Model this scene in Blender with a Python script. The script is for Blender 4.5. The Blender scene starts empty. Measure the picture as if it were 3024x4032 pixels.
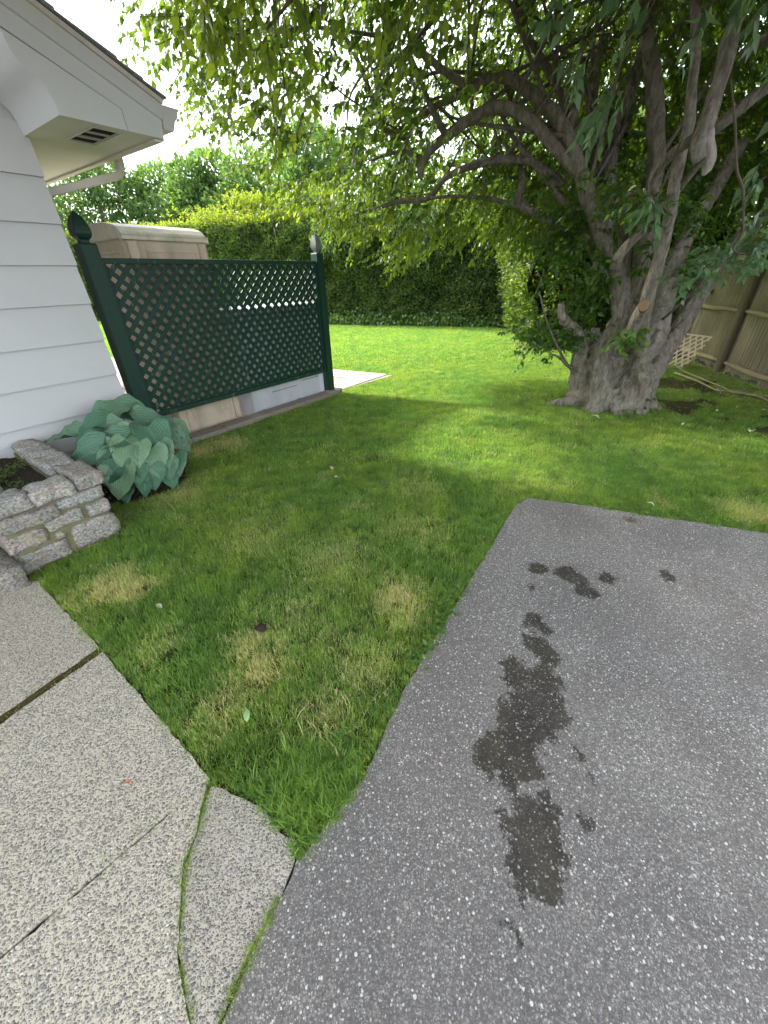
import bpy, bmesh, math, random
import numpy as np
from mathutils import Vector, Matrix, noise as mnoise

rng = np.random.default_rng(7)
random.seed(7)
R = math.radians
sc = bpy.context.scene

# ------------------------------------------------------------------ camera, sky, sun, exposure
cam_d = bpy.data.cameras.new('camera')
cam = bpy.data.objects.new('camera', cam_d)
sc.collection.objects.link(cam)
cam_d.sensor_fit = 'HORIZONTAL'
cam_d.sensor_width = 36.0
cam_d.lens = 18.05
cam_d.clip_end = 600
cam_d.clip_start = 0.02
M3 = Matrix(((0.99969369, 0.02474891, 0.0),
             (-0.01296605, 0.52374336, -0.85177742),
             (-0.02108056, 0.85151652, 0.52390383)))
cam.matrix_world = Matrix.Translation((0, 0, 1.55)) @ M3.to_4x4()
sc.camera = cam

SUN_AZ, SUN_EL = -66.0, 39.0          # azimuth from +Y, clockwise positive
world = bpy.data.worlds.new('World')
sc.world = world
world.use_nodes = True
wt = world.node_tree
bg = wt.nodes['Background']
sky = wt.nodes.new('ShaderNodeTexSky')
sky.sky_type = 'NISHITA'
sky.sun_disc = False
sky.sun_elevation = R(SUN_EL)
sky.sun_rotation = R(SUN_AZ)
sky.dust_density = 4.0
sky.air_density = 1.0
sky.ozone_density = 1.0
# thin high overcast veil over the blue
veil = wt.nodes.new('ShaderNodeMixRGB')
veil.inputs['Fac'].default_value = 0.62
veil.inputs['Color2'].default_value = (9.5, 9.9, 10.4, 1)
wt.links.new(sky.outputs['Color'], veil.inputs['Color1'])
wt.links.new(veil.outputs['Color'], bg.inputs['Color'])
bg.inputs['Strength'].default_value = 0.145

sun_d = bpy.data.lights.new('sun', 'SUN')
sun_d.energy = 3.3
sun_d.angle = R(5.0)
sun_d.color = (1.0, 0.95, 0.86)
sun = bpy.data.objects.new('sun', sun_d)
sc.collection.objects.link(sun)
a, e = R(SUN_AZ), R(SUN_EL)
sdir = Vector((math.sin(a) * math.cos(e), math.cos(a) * math.cos(e), math.sin(e)))
sun.rotation_euler = sdir.to_track_quat('Z', 'Y').to_euler()

sc.view_settings.view_transform = 'Standard'
sc.view_settings.look = 'None'
sc.view_settings.gamma = 1.0
sc.view_settings.use_curve_mapping = False
sc.view_settings.exposure = 1.85
sc.render.engine = 'CYCLES'
sc.cycles.max_bounces = 7
sc.cycles.diffuse_bounces = 3
sc.cycles.transparent_max_bounces = 8

# ------------------------------------------------------------------ node helpers
class NT:
    def __init__(self, name):
        self.m = bpy.data.materials.new(name)
        self.m.use_nodes = True
        self.t = self.m.node_tree
        self.b = self.t.nodes['Principled BSDF']
        self.out = self.t.nodes['Material Output']
        self.pos = self.n('ShaderNodeNewGeometry').outputs['Position']
    def n(self, ty, **kw):
        x = self.t.nodes.new(ty)
        for k, v in kw.items():
            setattr(x, k, v)
        return x
    def l(self, a, b):
        self.t.links.new(a, b)
    def put(self, sock, v):
        if isinstance(v, bpy.types.NodeSocket):
            self.l(v, sock)
        elif isinstance(v, tuple) and len(v) == 3 and sock.type == 'RGBA':
            sock.default_value = (*v, 1)
        else:
            sock.default_value = v
    def math(self, op, a, b=0.0, c=0.0, clamp=False):
        x = self.n('ShaderNodeMath', operation=op, use_clamp=clamp)
        self.put(x.inputs[0], a); self.put(x.inputs[1], b); self.put(x.inputs[2], c)
        return x.outputs[0]
    def vscale(self, v, s):
        x = self.n('ShaderNodeVectorMath', operation='MULTIPLY')
        self.put(x.inputs[0], v); x.inputs[1].default_value = s
        return x.outputs[0]
    def noise(self, scale, detail=4, rough=0.55, vec=None, color=False):
        x = self.n('ShaderNodeTexNoise')
        x.inputs['Scale'].default_value = scale
        x.inputs['Detail'].default_value = detail
        x.inputs['Roughness'].default_value = rough
        self.l(vec or self.pos, x.inputs['Vector'])
        return x.outputs['Color' if color else 'Fac']
    def voro(self, scale, feature='F1', vec=None, rnd=1.0):
        x = self.n('ShaderNodeTexVoronoi', feature=feature)
        x.inputs['Scale'].default_value = scale
        x.inputs['Randomness'].default_value = rnd
        self.l(vec or self.pos, x.inputs['Vector'])
        return x
    def ramp(self, fac, stops, interp='LINEAR'):
        x = self.n('ShaderNodeValToRGB')
        r = x.color_ramp
        r.interpolation = interp
        while len(r.elements) < len(stops):
            r.elements.new(0.5)
        for e_, (p, c) in zip(r.elements, stops):
            e_.position = p
            e_.color = (*c, 1) if isinstance(c, tuple) else (c, c, c, 1)
        self.l(fac, x.inputs[0])
        return x.outputs['Color']
    def mix(self, fac, a, b, mode='MIX'):
        x = self.n('ShaderNodeMixRGB', blend_type=mode)
        self.put(x.inputs[0], fac); self.put(x.inputs[1], a); self.put(x.inputs[2], b)
        return x.outputs[0]
    def sep(self, v, i):
        x = self.n('ShaderNodeSeparateXYZ'); self.l(v, x.inputs[0]); return x.outputs[i]
    def rnd(self):
        return self.n('ShaderNodeNewGeometry').outputs['Random Per Island']
    def orand(self):
        return self.n('ShaderNodeObjectInfo').outputs['Random']
    def bump(self, h, strength=0.3, dist=0.01):
        x = self.n('ShaderNodeBump')
        x.inputs['Strength'].default_value = strength
        x.inputs['Distance'].default_value = dist
        self.l(h, x.inputs['Height'])
        self.l(x.outputs[0], self.b.inputs['Normal'])
        return x.outputs[0]
    def done(self, color=None, rough=0.7, spec=0.3):
        if color is not None:
            self.put(self.b.inputs['Base Color'], color)
        self.put(self.b.inputs['Roughness'], rough)
        self.b.inputs['Specular IOR Level'].default_value = spec
        return self.m

def leaf_mat(name, stops, trans=0.35, tcol=(0.25, 0.38, 0.04), rough=0.45, spec=0.35, big=0.0, bigscale=1.2, backtint=None):
    N = NT(name)
    c = N.ramp(N.rnd(), stops)
    if big > 0:
        f = N.ramp(N.noise(bigscale, 3), [(0.35, 0.0), (0.7, 1.0)])
        c = N.mix(N.math('MULTIPLY', f, big), c, backtint or stops[-1][1])
    N.done(c, rough, spec)
    tr = N.n('ShaderNodeBsdfTranslucent')
    tc = N.mix(0.55, N.mix(1.0, c, (3.0, 3.4, 1.2), 'MULTIPLY'), tcol)
    N.l(tc, tr.inputs['Color'])
    ms = N.n('ShaderNodeMixShader')
    ms.inputs[0].default_value = trans
    N.l(N.b.outputs[0], ms.inputs[1]); N.l(tr.outputs[0], ms.inputs[2])
    N.l(ms.outputs[0], N.out.inputs['Surface'])
    return N.m

# ------------------------------------------------------------------ mesh helpers
def link(o, parent=None):
    sc.collection.objects.link(o)
    if parent is not None:
        o.parent = parent
    return o
def tag(o, label=None, cat=None, group=None, kind=None):
    if label: o['label'] = label
    if cat: o['category'] = cat
    if group: o['group'] = group
    if kind: o['kind'] = kind
    return o
def empty(name, loc, label, cat, group=None):
    o = bpy.data.objects.new(name, None)
    o.empty_display_size = 0.1
    link(o)
    o.location = loc
    tag(o, label, cat, group)
    return o
def setparent(o, parent):
    # geometry is in world coordinates: keep it there under an Empty placed at the base
    if parent is not None:
        o.parent = parent
        p, off = parent, Vector((0, 0, 0))
        while p is not None:
            off += p.location
            p = p.parent
        o.location = -off
def mesh_obj(name, verts, faces, mat, parent=None, smooth=False, world_co=True):
    me = bpy.data.meshes.new(name)
    me.from_pydata([tuple(v) for v in verts], [], [tuple(f) for f in faces])
    if mat: me.materials.append(mat)
    if smooth: me.polygons.foreach_set('use_smooth', [True] * len(me.polygons))
    me.update()
    o = bpy.data.objects.new(name, me)
    sc.collection.objects.link(o)
    if world_co: setparent(o, parent)
    elif parent: o.parent = parent
    return o
def fast_mesh(name, verts, faces, mat, parent=None, smooth=False):
    """faces: (F,k) int array"""
    verts = np.asarray(verts, dtype=np.float32); faces = np.asarray(faces, dtype=np.int32)
    me = bpy.data.meshes.new(name)
    F, k = faces.shape
    me.vertices.add(len(verts)); me.vertices.foreach_set('co', verts.ravel())
    me.loops.add(F * k); me.loops.foreach_set('vertex_index', faces.ravel())
    me.polygons.add(F)
    me.polygons.foreach_set('loop_start', np.arange(0, F * k, k, dtype=np.int32))
    me.polygons.foreach_set('loop_total', np.full(F, k, dtype=np.int32))
    me.update(calc_edges=True)
    if smooth: me.polygons.foreach_set('use_smooth', np.ones(F, dtype=bool))
    if mat: me.materials.append(mat)
    o = bpy.data.objects.new(name, me)
    sc.collection.objects.link(o)
    setparent(o, parent)
    return o
def bm_obj(name, bm, mat, parent=None, smooth=False):
    me = bpy.data.meshes.new(name)
    bmesh.ops.recalc_face_normals(bm, faces=bm.faces)
    bm.to_mesh(me); bm.free()
    if mat: me.materials.append(mat)
    if smooth: me.polygons.foreach_set('use_smooth', [True] * len(me.polygons))
    o = bpy.data.objects.new(name, me)
    sc.collection.objects.link(o)
    setparent(o, parent)
    return o

P0 = np.array([-0.845, 6.027, 0.0]); DD = np.array([0.5948, 0.8039, 0.0]); NN = np.array([0.8039, -0.5948, 0.0])
UP = np.array([0, 0, 1.0])
def L(s, t, z):
    return P0 + DD * s + NN * t + UP * z
def prism(name, pts, off, mat, parent=None, bevel=0.0):
    """pts: list of 3D points (planar polygon), off: extrusion vector"""
    bm = bmesh.new()
    vs = [bm.verts.new(tuple(p)) for p in pts]
    ws = [bm.verts.new(tuple(np.array(p) + np.array(off))) for p in pts]
    n = len(pts)
    bm.faces.new(vs); bm.faces.new(ws[::-1])
    for i in range(n):
        bm.faces.new([vs[i], vs[(i + 1) % n], ws[(i + 1) % n], ws[i]])
    if bevel > 0:
        bmesh.ops.bevel(bm, geom=bm.edges[:] , offset=bevel, segments=2, affect='EDGES', profile=0.6)
    return bm_obj(name, bm, mat, parent)
def lbox(name, s0, s1, t0, t1, z0, z1, mat, parent=None, bevel=0.004):
    return prism(name, [L(s0, t0, z0), L(s1, t0, z0), L(s1, t0, z1), L(s0, t0, z1)], NN * (t1 - t0), mat, parent, bevel)

def tube_arrays(pts, radii, sides=10, wob=0.0, seed=0, sub=4, cap=True):
    P = [Vector(p) for p in pts]
    # Catmull-Rom resample
    Q, Rr = [], []
    n = len(P)
    for i in range(n - 1):
        p0, p1, p2, p3 = P[max(i - 1, 0)], P[i], P[i + 1], P[min(i + 2, n - 1)]
        for j in range(sub):
            t = j / sub
            q = 0.5 * ((2 * p1) + (p2 - p0) * t + (2 * p0 - 5 * p1 + 4 * p2 - p3) * t * t + (3 * p1 - p0 - 3 * p2 + p3) * t ** 3)
            Q.append(q); Rr.append(radii[i] * (1 - t) + radii[i + 1] * t)
    Q.append(P[-1]); Rr.append(radii[-1])
    verts, faces = [], []
    T = (Q[1] - Q[0]).normalized()
    N_ = T.orthogonal().normalized()
    for i, q in enumerate(Q):
        T2 = (Q[min(i + 1, len(Q) - 1)] - Q[max(i - 1, 0)]).normalized()
        N_ = (N_ - T2 * N_.dot(T2))
        N_ = N_.normalized() if N_.length > 1e-6 else T2.orthogonal().normalized()
        B = T2.cross(N_)
        for k in range(sides):
            th = 2 * math.pi * k / sides
            d = N_ * math.cos(th) + B * math.sin(th)
            r = Rr[i]
            if wob:
                r *= 1 + wob * mnoise.noise(Vector((d.x * 1.3 + seed, d.y * 1.3 + q.z * 3, d.z * 1.3 + seed + q.x * 2))) + wob * .5 * mnoise.noise(q * 9 + d * 2)
            verts.append(tuple(q + d * r))
    for i in range(len(Q) - 1):
        for k in range(sides):
            a_ = i * sides + k; b_ = i * sides + (k + 1) % sides
            faces.append((a_, b_, b_ + sides, a_ + sides))
    if cap:
        faces.append(tuple(range(sides - 1, -1, -1)))
        m = (len(Q) - 1) * sides
        faces.append(tuple(m + k for k in range(sides)))
    return verts, faces
def tube(name, pts, radii, mat, parent=None, **kw):
    if not hasattr(radii, '__len__'): radii = [radii] * len(pts)
    v, f = tube_arrays(pts, radii, **kw)
    return mesh_obj(name, v, f, mat, parent, smooth=True)
def multi_tube(name, lst, mat, parent=None, sides=5, sub=2, wob=0.0):
    V, F = [], []
    for i, (pts, radii) in enumerate(lst):
        v, f = tube_arrays(pts, radii, sides=sides, sub=sub, wob=wob, seed=i, cap=True)
        o = len(V); V += v; F += [tuple(a_ + o for a_ in q) for q in f]
    return mesh_obj(name, V, F, mat, parent, smooth=True)

def unit(v):
    return v / np.maximum(np.linalg.norm(v, axis=-1, keepdims=True), 1e-9)
def leaf_cloud(name, P, D_, Nn, ln, wd, mat, parent=None, droop=0.15, fold=0.12):
    """one folded, pointed leaf per point: base at P, pointing D_, facing Nn"""
    D_ = unit(D_); Sd = unit(np.cross(D_, Nn)); N2 = np.cross(Sd, D_)
    ln = ln[:, None]; wd = wd[:, None]
    base = P
    cen = P + D_ * ln * .45 - N2 * ln * .02
    l_ = P + D_ * ln * .38 + Sd * wd * .5 + N2 * wd * fold
    r_ = P + D_ * ln * .38 - Sd * wd * .5 + N2 * wd * fold
    tip = P + D_ * ln - N2 * ln * droop
    V = np.stack([base, l_, cen, r_, tip], 1).reshape(-1, 3)
    n = len(P); o = (np.arange(n) * 5)[:, None]
    F = np.concatenate([o + [0, 2, 1], o + [0, 3, 2], o + [1, 2, 4], o + [2, 3, 4]], 0)
    return fast_mesh(name, V, F, mat, parent)
def rdir(n):
    return unit(rng.normal(size=(n, 3)))
def fbm(P, s, seed=0, octv=2):
    """cheap vectorised value noise in [-1,1]"""
    out = np.zeros(len(P)); amp = 1.0; tot = 0
    for o_ in range(octv):
        q = P * s * (2 ** o_) + seed * 17.31
        i = np.floor(q).astype(np.int64); f = q - i; f = f * f * (3 - 2 * f)
        def h(ix, iy, iz):
            x = (ix * 374761393 + iy * 668265263 + iz * 2147483647 + seed * 1013) & 0x7fffffff
            x = ((x ^ (x >> 13)) * 1274126177) & 0x7fffffff
            return (x ^ (x >> 16)) / 0x3fffffff - 1.0
        v = 0
        for dx in (0, 1):
            for dy in (0, 1):
                for dz in (0, 1):
                    w = (f[:, 0] if dx else 1 - f[:, 0]) * (f[:, 1] if dy else 1 - f[:, 1]) * (f[:, 2] if dz else 1 - f[:, 2])
                    v = v + w * h(i[:, 0] + dx, i[:, 1] + dy, i[:, 2] + dz)
        out += amp * v; tot += amp; amp *= .5
    return out / tot
def in_poly(x, y, poly):
    inside = np.zeros(len(x), bool)
    n = len(poly)
    for i in range(n):
        x1, y1 = poly[i]; x2, y2 = poly[(i + 1) % n]
        c = ((y1 > y) != (y2 > y)) & (x < (x2 - x1) * (y - y1) / (y2 - y1 + 1e-12) + x1)
        inside ^= c
    return inside
def edge_dist(x, y, poly):
    d = np.full(len(x), 1e9)
    n = len(poly)
    for i in range(n):
        x1, y1 = poly[i]; x2, y2 = poly[(i + 1) % n]
        ex, ey = x2 - x1, y2 - y1
        t = np.clip(((x - x1) * ex + (y - y1) * ey) / (ex * ex + ey * ey + 1e-12), 0, 1)
        d = np.minimum(d, np.hypot(x - x1 - t * ex, y - y1 - t * ey))
    return d

# ------------------------------------------------------------------ materials
def paint_mat(name, col, rough=0.55, grime=0.06, grimecol=(0.25, 0.24, 0.2), gscale=2.0):
    N = NT(name)
    f = N.ramp(N.noise(gscale, 6, .65), [(0.45, 0.0), (0.8, 1.0)])
    c = N.mix(N.math('MULTIPLY', f, grime * 4), col, grimecol)
    c = N.mix(.06, c, N.noise(60, 3, color=True), 'OVERLAY')
    c = N.mix(N.math('MULTIPLY', N.orand(), .10), c, tuple(x * .8 for x in col))
    N.bump(N.noise(180, 3), .08, .002)
    return N.done(c, rough, .35)
M_siding = paint_mat('white_siding_paint', (.525, .53, .53), .5, .03)
M_trim = paint_mat('white_trim_paint', (.60, .62, .62), .5, .04, (.4, .36, .26))
M_soffit = paint_mat('warm_lit_soffit_paint', (.72, .68, .58), .6, .05, (.35, .28, .2))  # warm light bounced off the patio is put into this colour
M_gutter = paint_mat('gutter_enamel', (.66, .63, .56), .4, .1, (.3, .25, .18), 4)
def simple(name, col, rough=.7, spec=.3, nscale=30, amt=.25, bump=.1, dist=.004, stretch=None):
    N = NT(name)
    v = N.vscale(N.pos, stretch) if stretch else None
    nn = N.noise(nscale, 6, .65, v)
    c = N.mix(nn, tuple(x * (1 - amt) for x in col), tuple(min(1, x * (1 + amt)) for x in col))
    N.bump(nn, bump, dist)
    return N.done(c, rough, spec)
M_dark = simple('dark_void', (.012, .010, .009), .9)
M_asphalt_shingle = simple('roof_shingle', (.26, .27, .28), .9, nscale=120, amt=.5, bump=.4)
# green paint, worn to grey wood at edges
def green_mat(name, wear):
    N = NT(name)
    v = N.vscale(N.pos, (1, 1, .35))
    f = N.ramp(N.noise(26, 8, .75, v), [(wear, 0.0), (wear + .06, 1.0)])
    pt = N.mix(N.noise(5, 4), (.003, .027, .017), (.005, .042, .026))
    c = N.mix(N.math('MULTIPLY', f, .8), pt, (.17, .20, .17))
    N.bump(N.math('SUBTRACT', N.noise(90, 5, .6, v), N.math('MULTIPLY', f, .5)), .35, .003)
    return N.done(c, N.ramp(f, [(0, .52), (1, .9)]), .4)
M_green = green_mat('dark_green_paint', .64)
M_greenworn = green_mat('worn_green_paint', .585)
# storage sheds, moulded resin
def resin(name, col, stain):
    N = NT(name)
    v = N.vscale(N.pos, (1, 1, .3))
    f = N.ramp(N.noise(5, 6, .7, v), [(.45, 0.0), (.75, 1.0)])
    c = N.mix(N.math('MULTIPLY', f, stain), col, (.13, .14, .08))
    c = N.mix(.12, c, N.noise(40, 5, color=True), 'OVERLAY')
    N.bump(N.noise(220, 2), .15, .002)
    return N.done(c, .55, .3)
M_shed = resin('beige_resin', (.58, .48, .37), .55)
M_shedlid = resin('beige_resin_lid', (.62, .57, .48), .6)
M_box = resin('grey_resin', (.50, .50, .54), .3)
# bark
def bark(name, c1, c2, lich):
    N = NT(name)
    v = N.vscale(N.pos, (1, 1, .28))
    b = N.noise(26, 9, .75, v)
    c = N.ramp(b, [(.30, tuple(x * .35 for x in c1)), (.47, c1), (.70, c2)])
    li = N.ramp(N.noise(9, 6, .6), [(.56, 0.0), (.66, 1.0)])
    c = N.mix(N.math('MULTIPLY', li, lich), c, (.36, .38, .33))
    mo = N.ramp(N.noise(3.1, 5, .6), [(.5, 0.0), (.72, 1.0)])
    c = N.mix(N.math('MULTIPLY', mo, .45), c, (.10, .11, .045))
    h = N.math('ADD', N.math('MULTIPLY', b, 1.0), N.math('MULTIPLY', N.noise(60, 6, .7, v), .35))
    N.bump(h, 1.0, .05)
    return N.done(c, .85, .2)
M_bark = bark('grey_brown_bark', (.235, .205, .165), (.43, .395, .335), .6)
M_barkb = bark('branch_bark', (.18, .16, .13), (.34, .315, .265), .4)
M_twig = simple('twig_bark', (.09, .07, .05), .85)
M_cutwood = simple('cut_wood', (.13, .085, .045), .8, nscale=25, amt=.5, bump=.3)
M_snagwood = simple('bleached_torn_wood', (.26, .24, .21), .8, nscale=22, amt=.8, bump=.6)
# fence wood
def fencewood(name, base, alt):
    N = NT(name)
    v = N.vscale(N.pos, (1, 1, .06))
    g = N.noise(45, 7, .7, v)
    c = N.mix(g, tuple(x * .5 for x in base), base)
    c = N.mix(N.math('MULTIPLY', N.ramp(N.noise(1.6, 4), [(.4, 0.0), (.65, 1.0)]), .6), c, alt)
    c = N.mix(N.math('MULTIPLY', N.orand(), .35), c, (.12, .10, .06))
    N.bump(g, .6, .008)
    return N.done(c, .85, .2)
M_fence = fencewood('weathered_cedar', (.235, .215, .14), (.17, .18, .09))
M_fencepost = fencewood('dark_post_wood', (.16, .13, .085), (.10, .10, .05))
M_rail = fencewood('peeled_rail_wood', (.38, .33, .21), (.25, .25, .12))
M_fraglath = simple('bare_lath_wood', (.50, .42, .31), .8)
# stone
def granite(name, tint):
    N = NT(name)
    r = N.orand()
    base = N.ramp(r, [(0, (.27, .25, .22)), (.4, (.36, .355, .34)), (.8, (.31, .275, .24)), (1, (.43, .42, .39))])
    sp = N.noise(70, 6, .75)
    c = N.mix(N.ramp(sp, [(.38, 0.0), (.62, 1.0)]), N.mix(1, base, (.42, .42, .43), 'MULTIPLY'), N.mix(1, base, (1.55, 1.52, 1.46), 'MULTIPLY'))
    li = N.ramp(N.noise(7, 6, .65), [(.56, 0.0), (.68, 1.0)])
    c = N.mix(N.math('MULTIPLY', li, .55), c, (.27, .23, .09))
    c = N.mix(.25, c, N.noise(14, 5, .7, color=True), 'OVERLAY')
    N.bump(N.math('ADD', N.noise(30, 8, .75), N.math('MULTIPLY', N.noise(9, 4), .8)), .9, .02)
    return N.done(c, .85, .25)
M_granite = granite('lichened_granite', 0)
M_mortar = simple('mossy_mortar', (.17, .155, .085), .95, nscale=18, amt=.45, bump=.5, dist=.01)
M_soil = simple('dark_soil', (.045, .032, .022), .95, nscale=60, amt=.7, bump=1, dist=.02)
M_kerb = simple('old_concrete', (.25, .215, .18), .9, nscale=24, amt=.4, bump=.5, dist=.01)
M_kerbmoss = simple('moss', (.075, .060, .020), .95, nscale=45, amt=.95, bump=1, dist=.02)
def flag_mat():
    N = NT('patio_stone')
    c = N.mix(N.noise(4, 6, .7), (.34, .29, .25), (.46, .42, .37))
    c = N.mix(N.math('MULTIPLY', N.orand(), .35), c, (.42, .34, .29))
    N.bump(N.noise(40, 5), .3, .005)
    return N.done(c, .8, .25)
M_patio = flag_mat()

# exposed aggregate concrete: rounded pebbles in a pale matrix
def aggregate(name, matrix, lo, mid, hi, scale, tone):
    N = NT(name)
    wn = N.n('ShaderNodeVectorMath', operation='ADD')
    N.l(N.pos, wn.inputs[0]); N.l(N.vscale(N.noise(120, 2, color=True), (.004, .004, .0)), wn.inputs[1])
    flat = N.vscale(wn.outputs[0], (1, 1, 0))
    def layer(sc_, th):
        a_ = N.voro(sc_, 'F1', flat)
        rnd_ = N.sep(a_.outputs['Color'], 0)
        d = a_.outputs['Distance']
        lim = N.math('MULTIPLY_ADD', rnd_, .20, th)
        m_ = N.math('SUBTRACT', lim, d)
        msk = N.ramp(N.math('MULTIPLY', m_, 10), [(0.0, 0.0), (.8, 1.0)])
        hh = N.math('MULTIPLY', N.math('SQRT', N.math('MAXIMUM', m_, 0.0)), 1.0)
        col = N.ramp(N.sep(a_.outputs['Color'], 1), [(0, lo), (.3, mid), (.55, (.32, .30, .28)), (.75, (.40, .36, .29)), (.9, hi), (1, (.30, .22, .17))])
        return msk, hh, col
    m1, h1, c1 = layer(scale, .38)
    m2, h2, c2 = layer(scale * 1.9, .36)
    g = N.noise(1.3, 5, .6)
    mt = N.mix(N.noise(200, 3), tuple(x * .7 for x in matrix), matrix)
    c = N.mix(m2, mt, c2)
    c = N.mix(m1, c, c1)
    c = N.mix(N.math('MULTIPLY', N.ramp(g, [(.4, 0.0), (.7, 1.0)]), .35), c, N.mix(1, c, tone, 'MULTIPLY'))
    N.bump(N.math('MAXIMUM', h1, N.math('MULTIPLY', h2, .6)), 1.0, .006)
    return N.done(c, .72, .3)
M_path = aggregate('exposed_aggregate_concrete', (.66, .59, .47), (.17, .16, .15), (.30, .28, .25), (.70, .65, .57), 120, (.72, .70, .66))
M_path2 = aggregate('older_aggregate_concrete', (.58, .52, .43), (.16, .15, .145), (.25, .235, .22), (.52, .48, .43), 130, (.66, .63, .6))

STAINS = [(0.92, 1.807, 0.05),(1.079, 1.741, 0.07),(1.111, 1.711, 0.069),(1.125, 1.601, 0.066),(1.302, 1.695, 0.05),(1.651, 1.701, 0.043),(0.839, 1.629, 0.027),(0.759, 1.381, 0.056),(0.807, 1.343, 0.044),(0.72, 1.251, 0.063),(0.754, 1.199, 0.051),(0.746, 1.151, 0.04),(0.578, 1.132, 0.055),(0.568, 1.065, 0.058),(0.684, 1.062, 0.072),(0.694, 0.988, 0.065),(0.588, 0.952, 0.064),(0.502, 0.907, 0.066),(0.647, 0.912, 0.08),(0.693, 0.892, 0.045),(0.584, 0.833, 0.068),(0.51, 0.818, 0.08),(0.41, 0.764, 0.074),(0.358, 0.719, 0.048),(0.464, 0.724, 0.073),(0.508, 0.708, 0.047),(0.42, 0.653, 0.038),(0.43, 0.613, 0.019),(0.536, 0.591, 0.029),(0.455, 0.55, 0.054),(0.371, 0.533, 0.035),(0.499, 0.513, 0.06),(0.454, 0.464, 0.074),(0.489, 0.448, 0.046),(0.413, 0.424, 0.059),(0.442, 0.393, 0.055),(0.378, 0.375, 0.025),(0.444, 0.365, 0.032),(0.698, 0.749, 0.018),(0.72, 0.657, 0.007),(0.625, 0.534, 0.018),(0.331, 0.284, 0.012),(0.324, 0.301, 0.009),(0.357, 0.371, 0.019)]
def asphalt():
    N = NT('weathered_asphalt')
    flat = N.vscale(N.pos, (1, 1, 0))
    wn0 = N.n('ShaderNodeVectorMath', operation='ADD')
    N.l(flat, wn0.inputs[0]); N.l(N.vscale(N.noise(300, 3, .6, color=True), (.006, .006, 0)), wn0.inputs[1])
    jag_ = wn0.outputs[0]
    def stones(sc_, stops):
        v_ = N.voro(sc_, 'F1', jag_)
        return N.ramp(N.sep(v_.outputs['Color'], 0), stops), v_
    tone, v0 = stones(210, [(0, (.055, .052, .052)), (.35, (.115, .108, .104)), (.7, (.18, .168, .162)), (.86, (.25, .23, .21)), (.93, (.36, .34, .31)), (1, (.50, .49, .47))])
    edge0 = N.ramp(v0.outputs['Distance'], [(.25, 1.0), (.62, .45)])
    base = N.mix(1, tone, edge0, 'MULTIPLY')
    fine = N.noise(420, 4, .7)
    base = N.mix(.42, base, N.ramp(fine, [(.3, (.105, .098, .095)), (.7, (.29, .268, .258))]))
    base = N.mix(N.ramp(N.noise(1.1, 5, .6), [(.35, 0.0), (.7, 1.0)]), base, N.mix(1, base, (1.28, 1.22, 1.17), 'MULTIPLY'))
    worn = N.ramp(N.noise(1.7, 5, .65), [(.40, 0.3), (.60, 1.0)])
    def specks(sc_, thr, rad):
        v_ = N.voro(sc_, 'F1', jag_)
        pick = N.math('GREATER_THAN', N.sep(v_.outputs['Color'], 0), thr)
        rr = N.math('MULTIPLY_ADD', N.sep(v_.outputs['Color'], 1), rad * 1.0, rad * .35)
        inn = N.ramp(N.math('MULTIPLY', N.math('SUBTRACT', rr, v_.outputs['Distance']), 9), [(0, 0.0), (.8, 1.0)])
        return N.math('MULTIPLY', pick, inn), v_
    m1, v1 = specks(135, .66, .42)
    m2, v2 = specks(235, .55, .46)
    m3, v3 = specks(80, .86, .34)
    scol = N.ramp(N.sep(v1.outputs['Color'], 2), [(0, (.22, .20, .19)), (.4, (.38, .36, .34)), (.7, (.55, .55, .53)), (.9, (.74, .74, .70)), (1, (.46, .34, .25))])
    c = N.mix(N.math('MULTIPLY', m2, N.math('MULTIPLY', worn, .9)), base, N.ramp(N.sep(v2.outputs['Color'], 2), [(0, (.20, .19, .18)), (1, (.52, .51, .49))]))
    c = N.mix(N.math('MULTIPLY', m1, N.math('MULTIPLY_ADD', worn, .4, .6)), c, scol)
    c = N.mix(m3, c, N.ramp(N.sep(v3.outputs['Color'], 2), [(0, (.24, .225, .21)), (.6, (.38, .37, .35)), (1, (.62, .62, .58))]))
    # white lichen / bleaching
    lw = N.math('MULTIPLY', N.ramp(N.noise(2.3, 4, .6), [(.44, 0.0), (.56, 1.0)]), N.ramp(N.noise(95, 7, .9), [(.56, 0.0), (.59, 1.0)]))
    right = N.ramp(N.sep(N.pos, 0), [(.25, .12), (.9, 1.0)])
    c = N.mix(N.math('MULTIPLY', lw, N.math('MULTIPLY', right, .85)), c, (.62, .66, .62))
    # damp, mossy marks
    wn = N.n('ShaderNodeVectorMath', operation='ADD')
    N.l(flat, wn.inputs[0])
    w2 = N.n('ShaderNodeVectorMath', operation='SUBTRACT'); N.l(N.noise(34, 7, .85, color=True), w2.inputs[0]); w2.inputs[1].default_value = (.5, .5, .5)
    w3 = N.n('ShaderNodeVectorMath', operation='SUBTRACT'); N.l(N.noise(13, 3, .6, color=True), w3.inputs[0]); w3.inputs[1].default_value = (.5, .5, .5)
    w4 = N.n('ShaderNodeVectorMath', operation='ADD'); N.l(N.vscale(w2.outputs[0], (.11, .11, 0)), w4.inputs[0]); N.l(N.vscale(w3.outputs[0], (.13, .13, 0)), w4.inputs[1])
    N.l(w4.outputs[0], wn.inputs[1])
    fld = None
    for x, y, r in STAINS:
        dn = N.n('ShaderNodeVectorMath', operation='DISTANCE')
        N.l(wn.outputs[0], dn.inputs[0]); dn.inputs[1].default_value = (x, y, 0)
        v_ = N.math('SUBTRACT', r * 1.0, dn.outputs['Value'])
        fld = v_ if fld is None else N.math('SMOOTH_MAX', fld, v_, .02)
    fr = N.math('SUBTRACT', N.noise(75, 9, .8, flat), .5)
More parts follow.
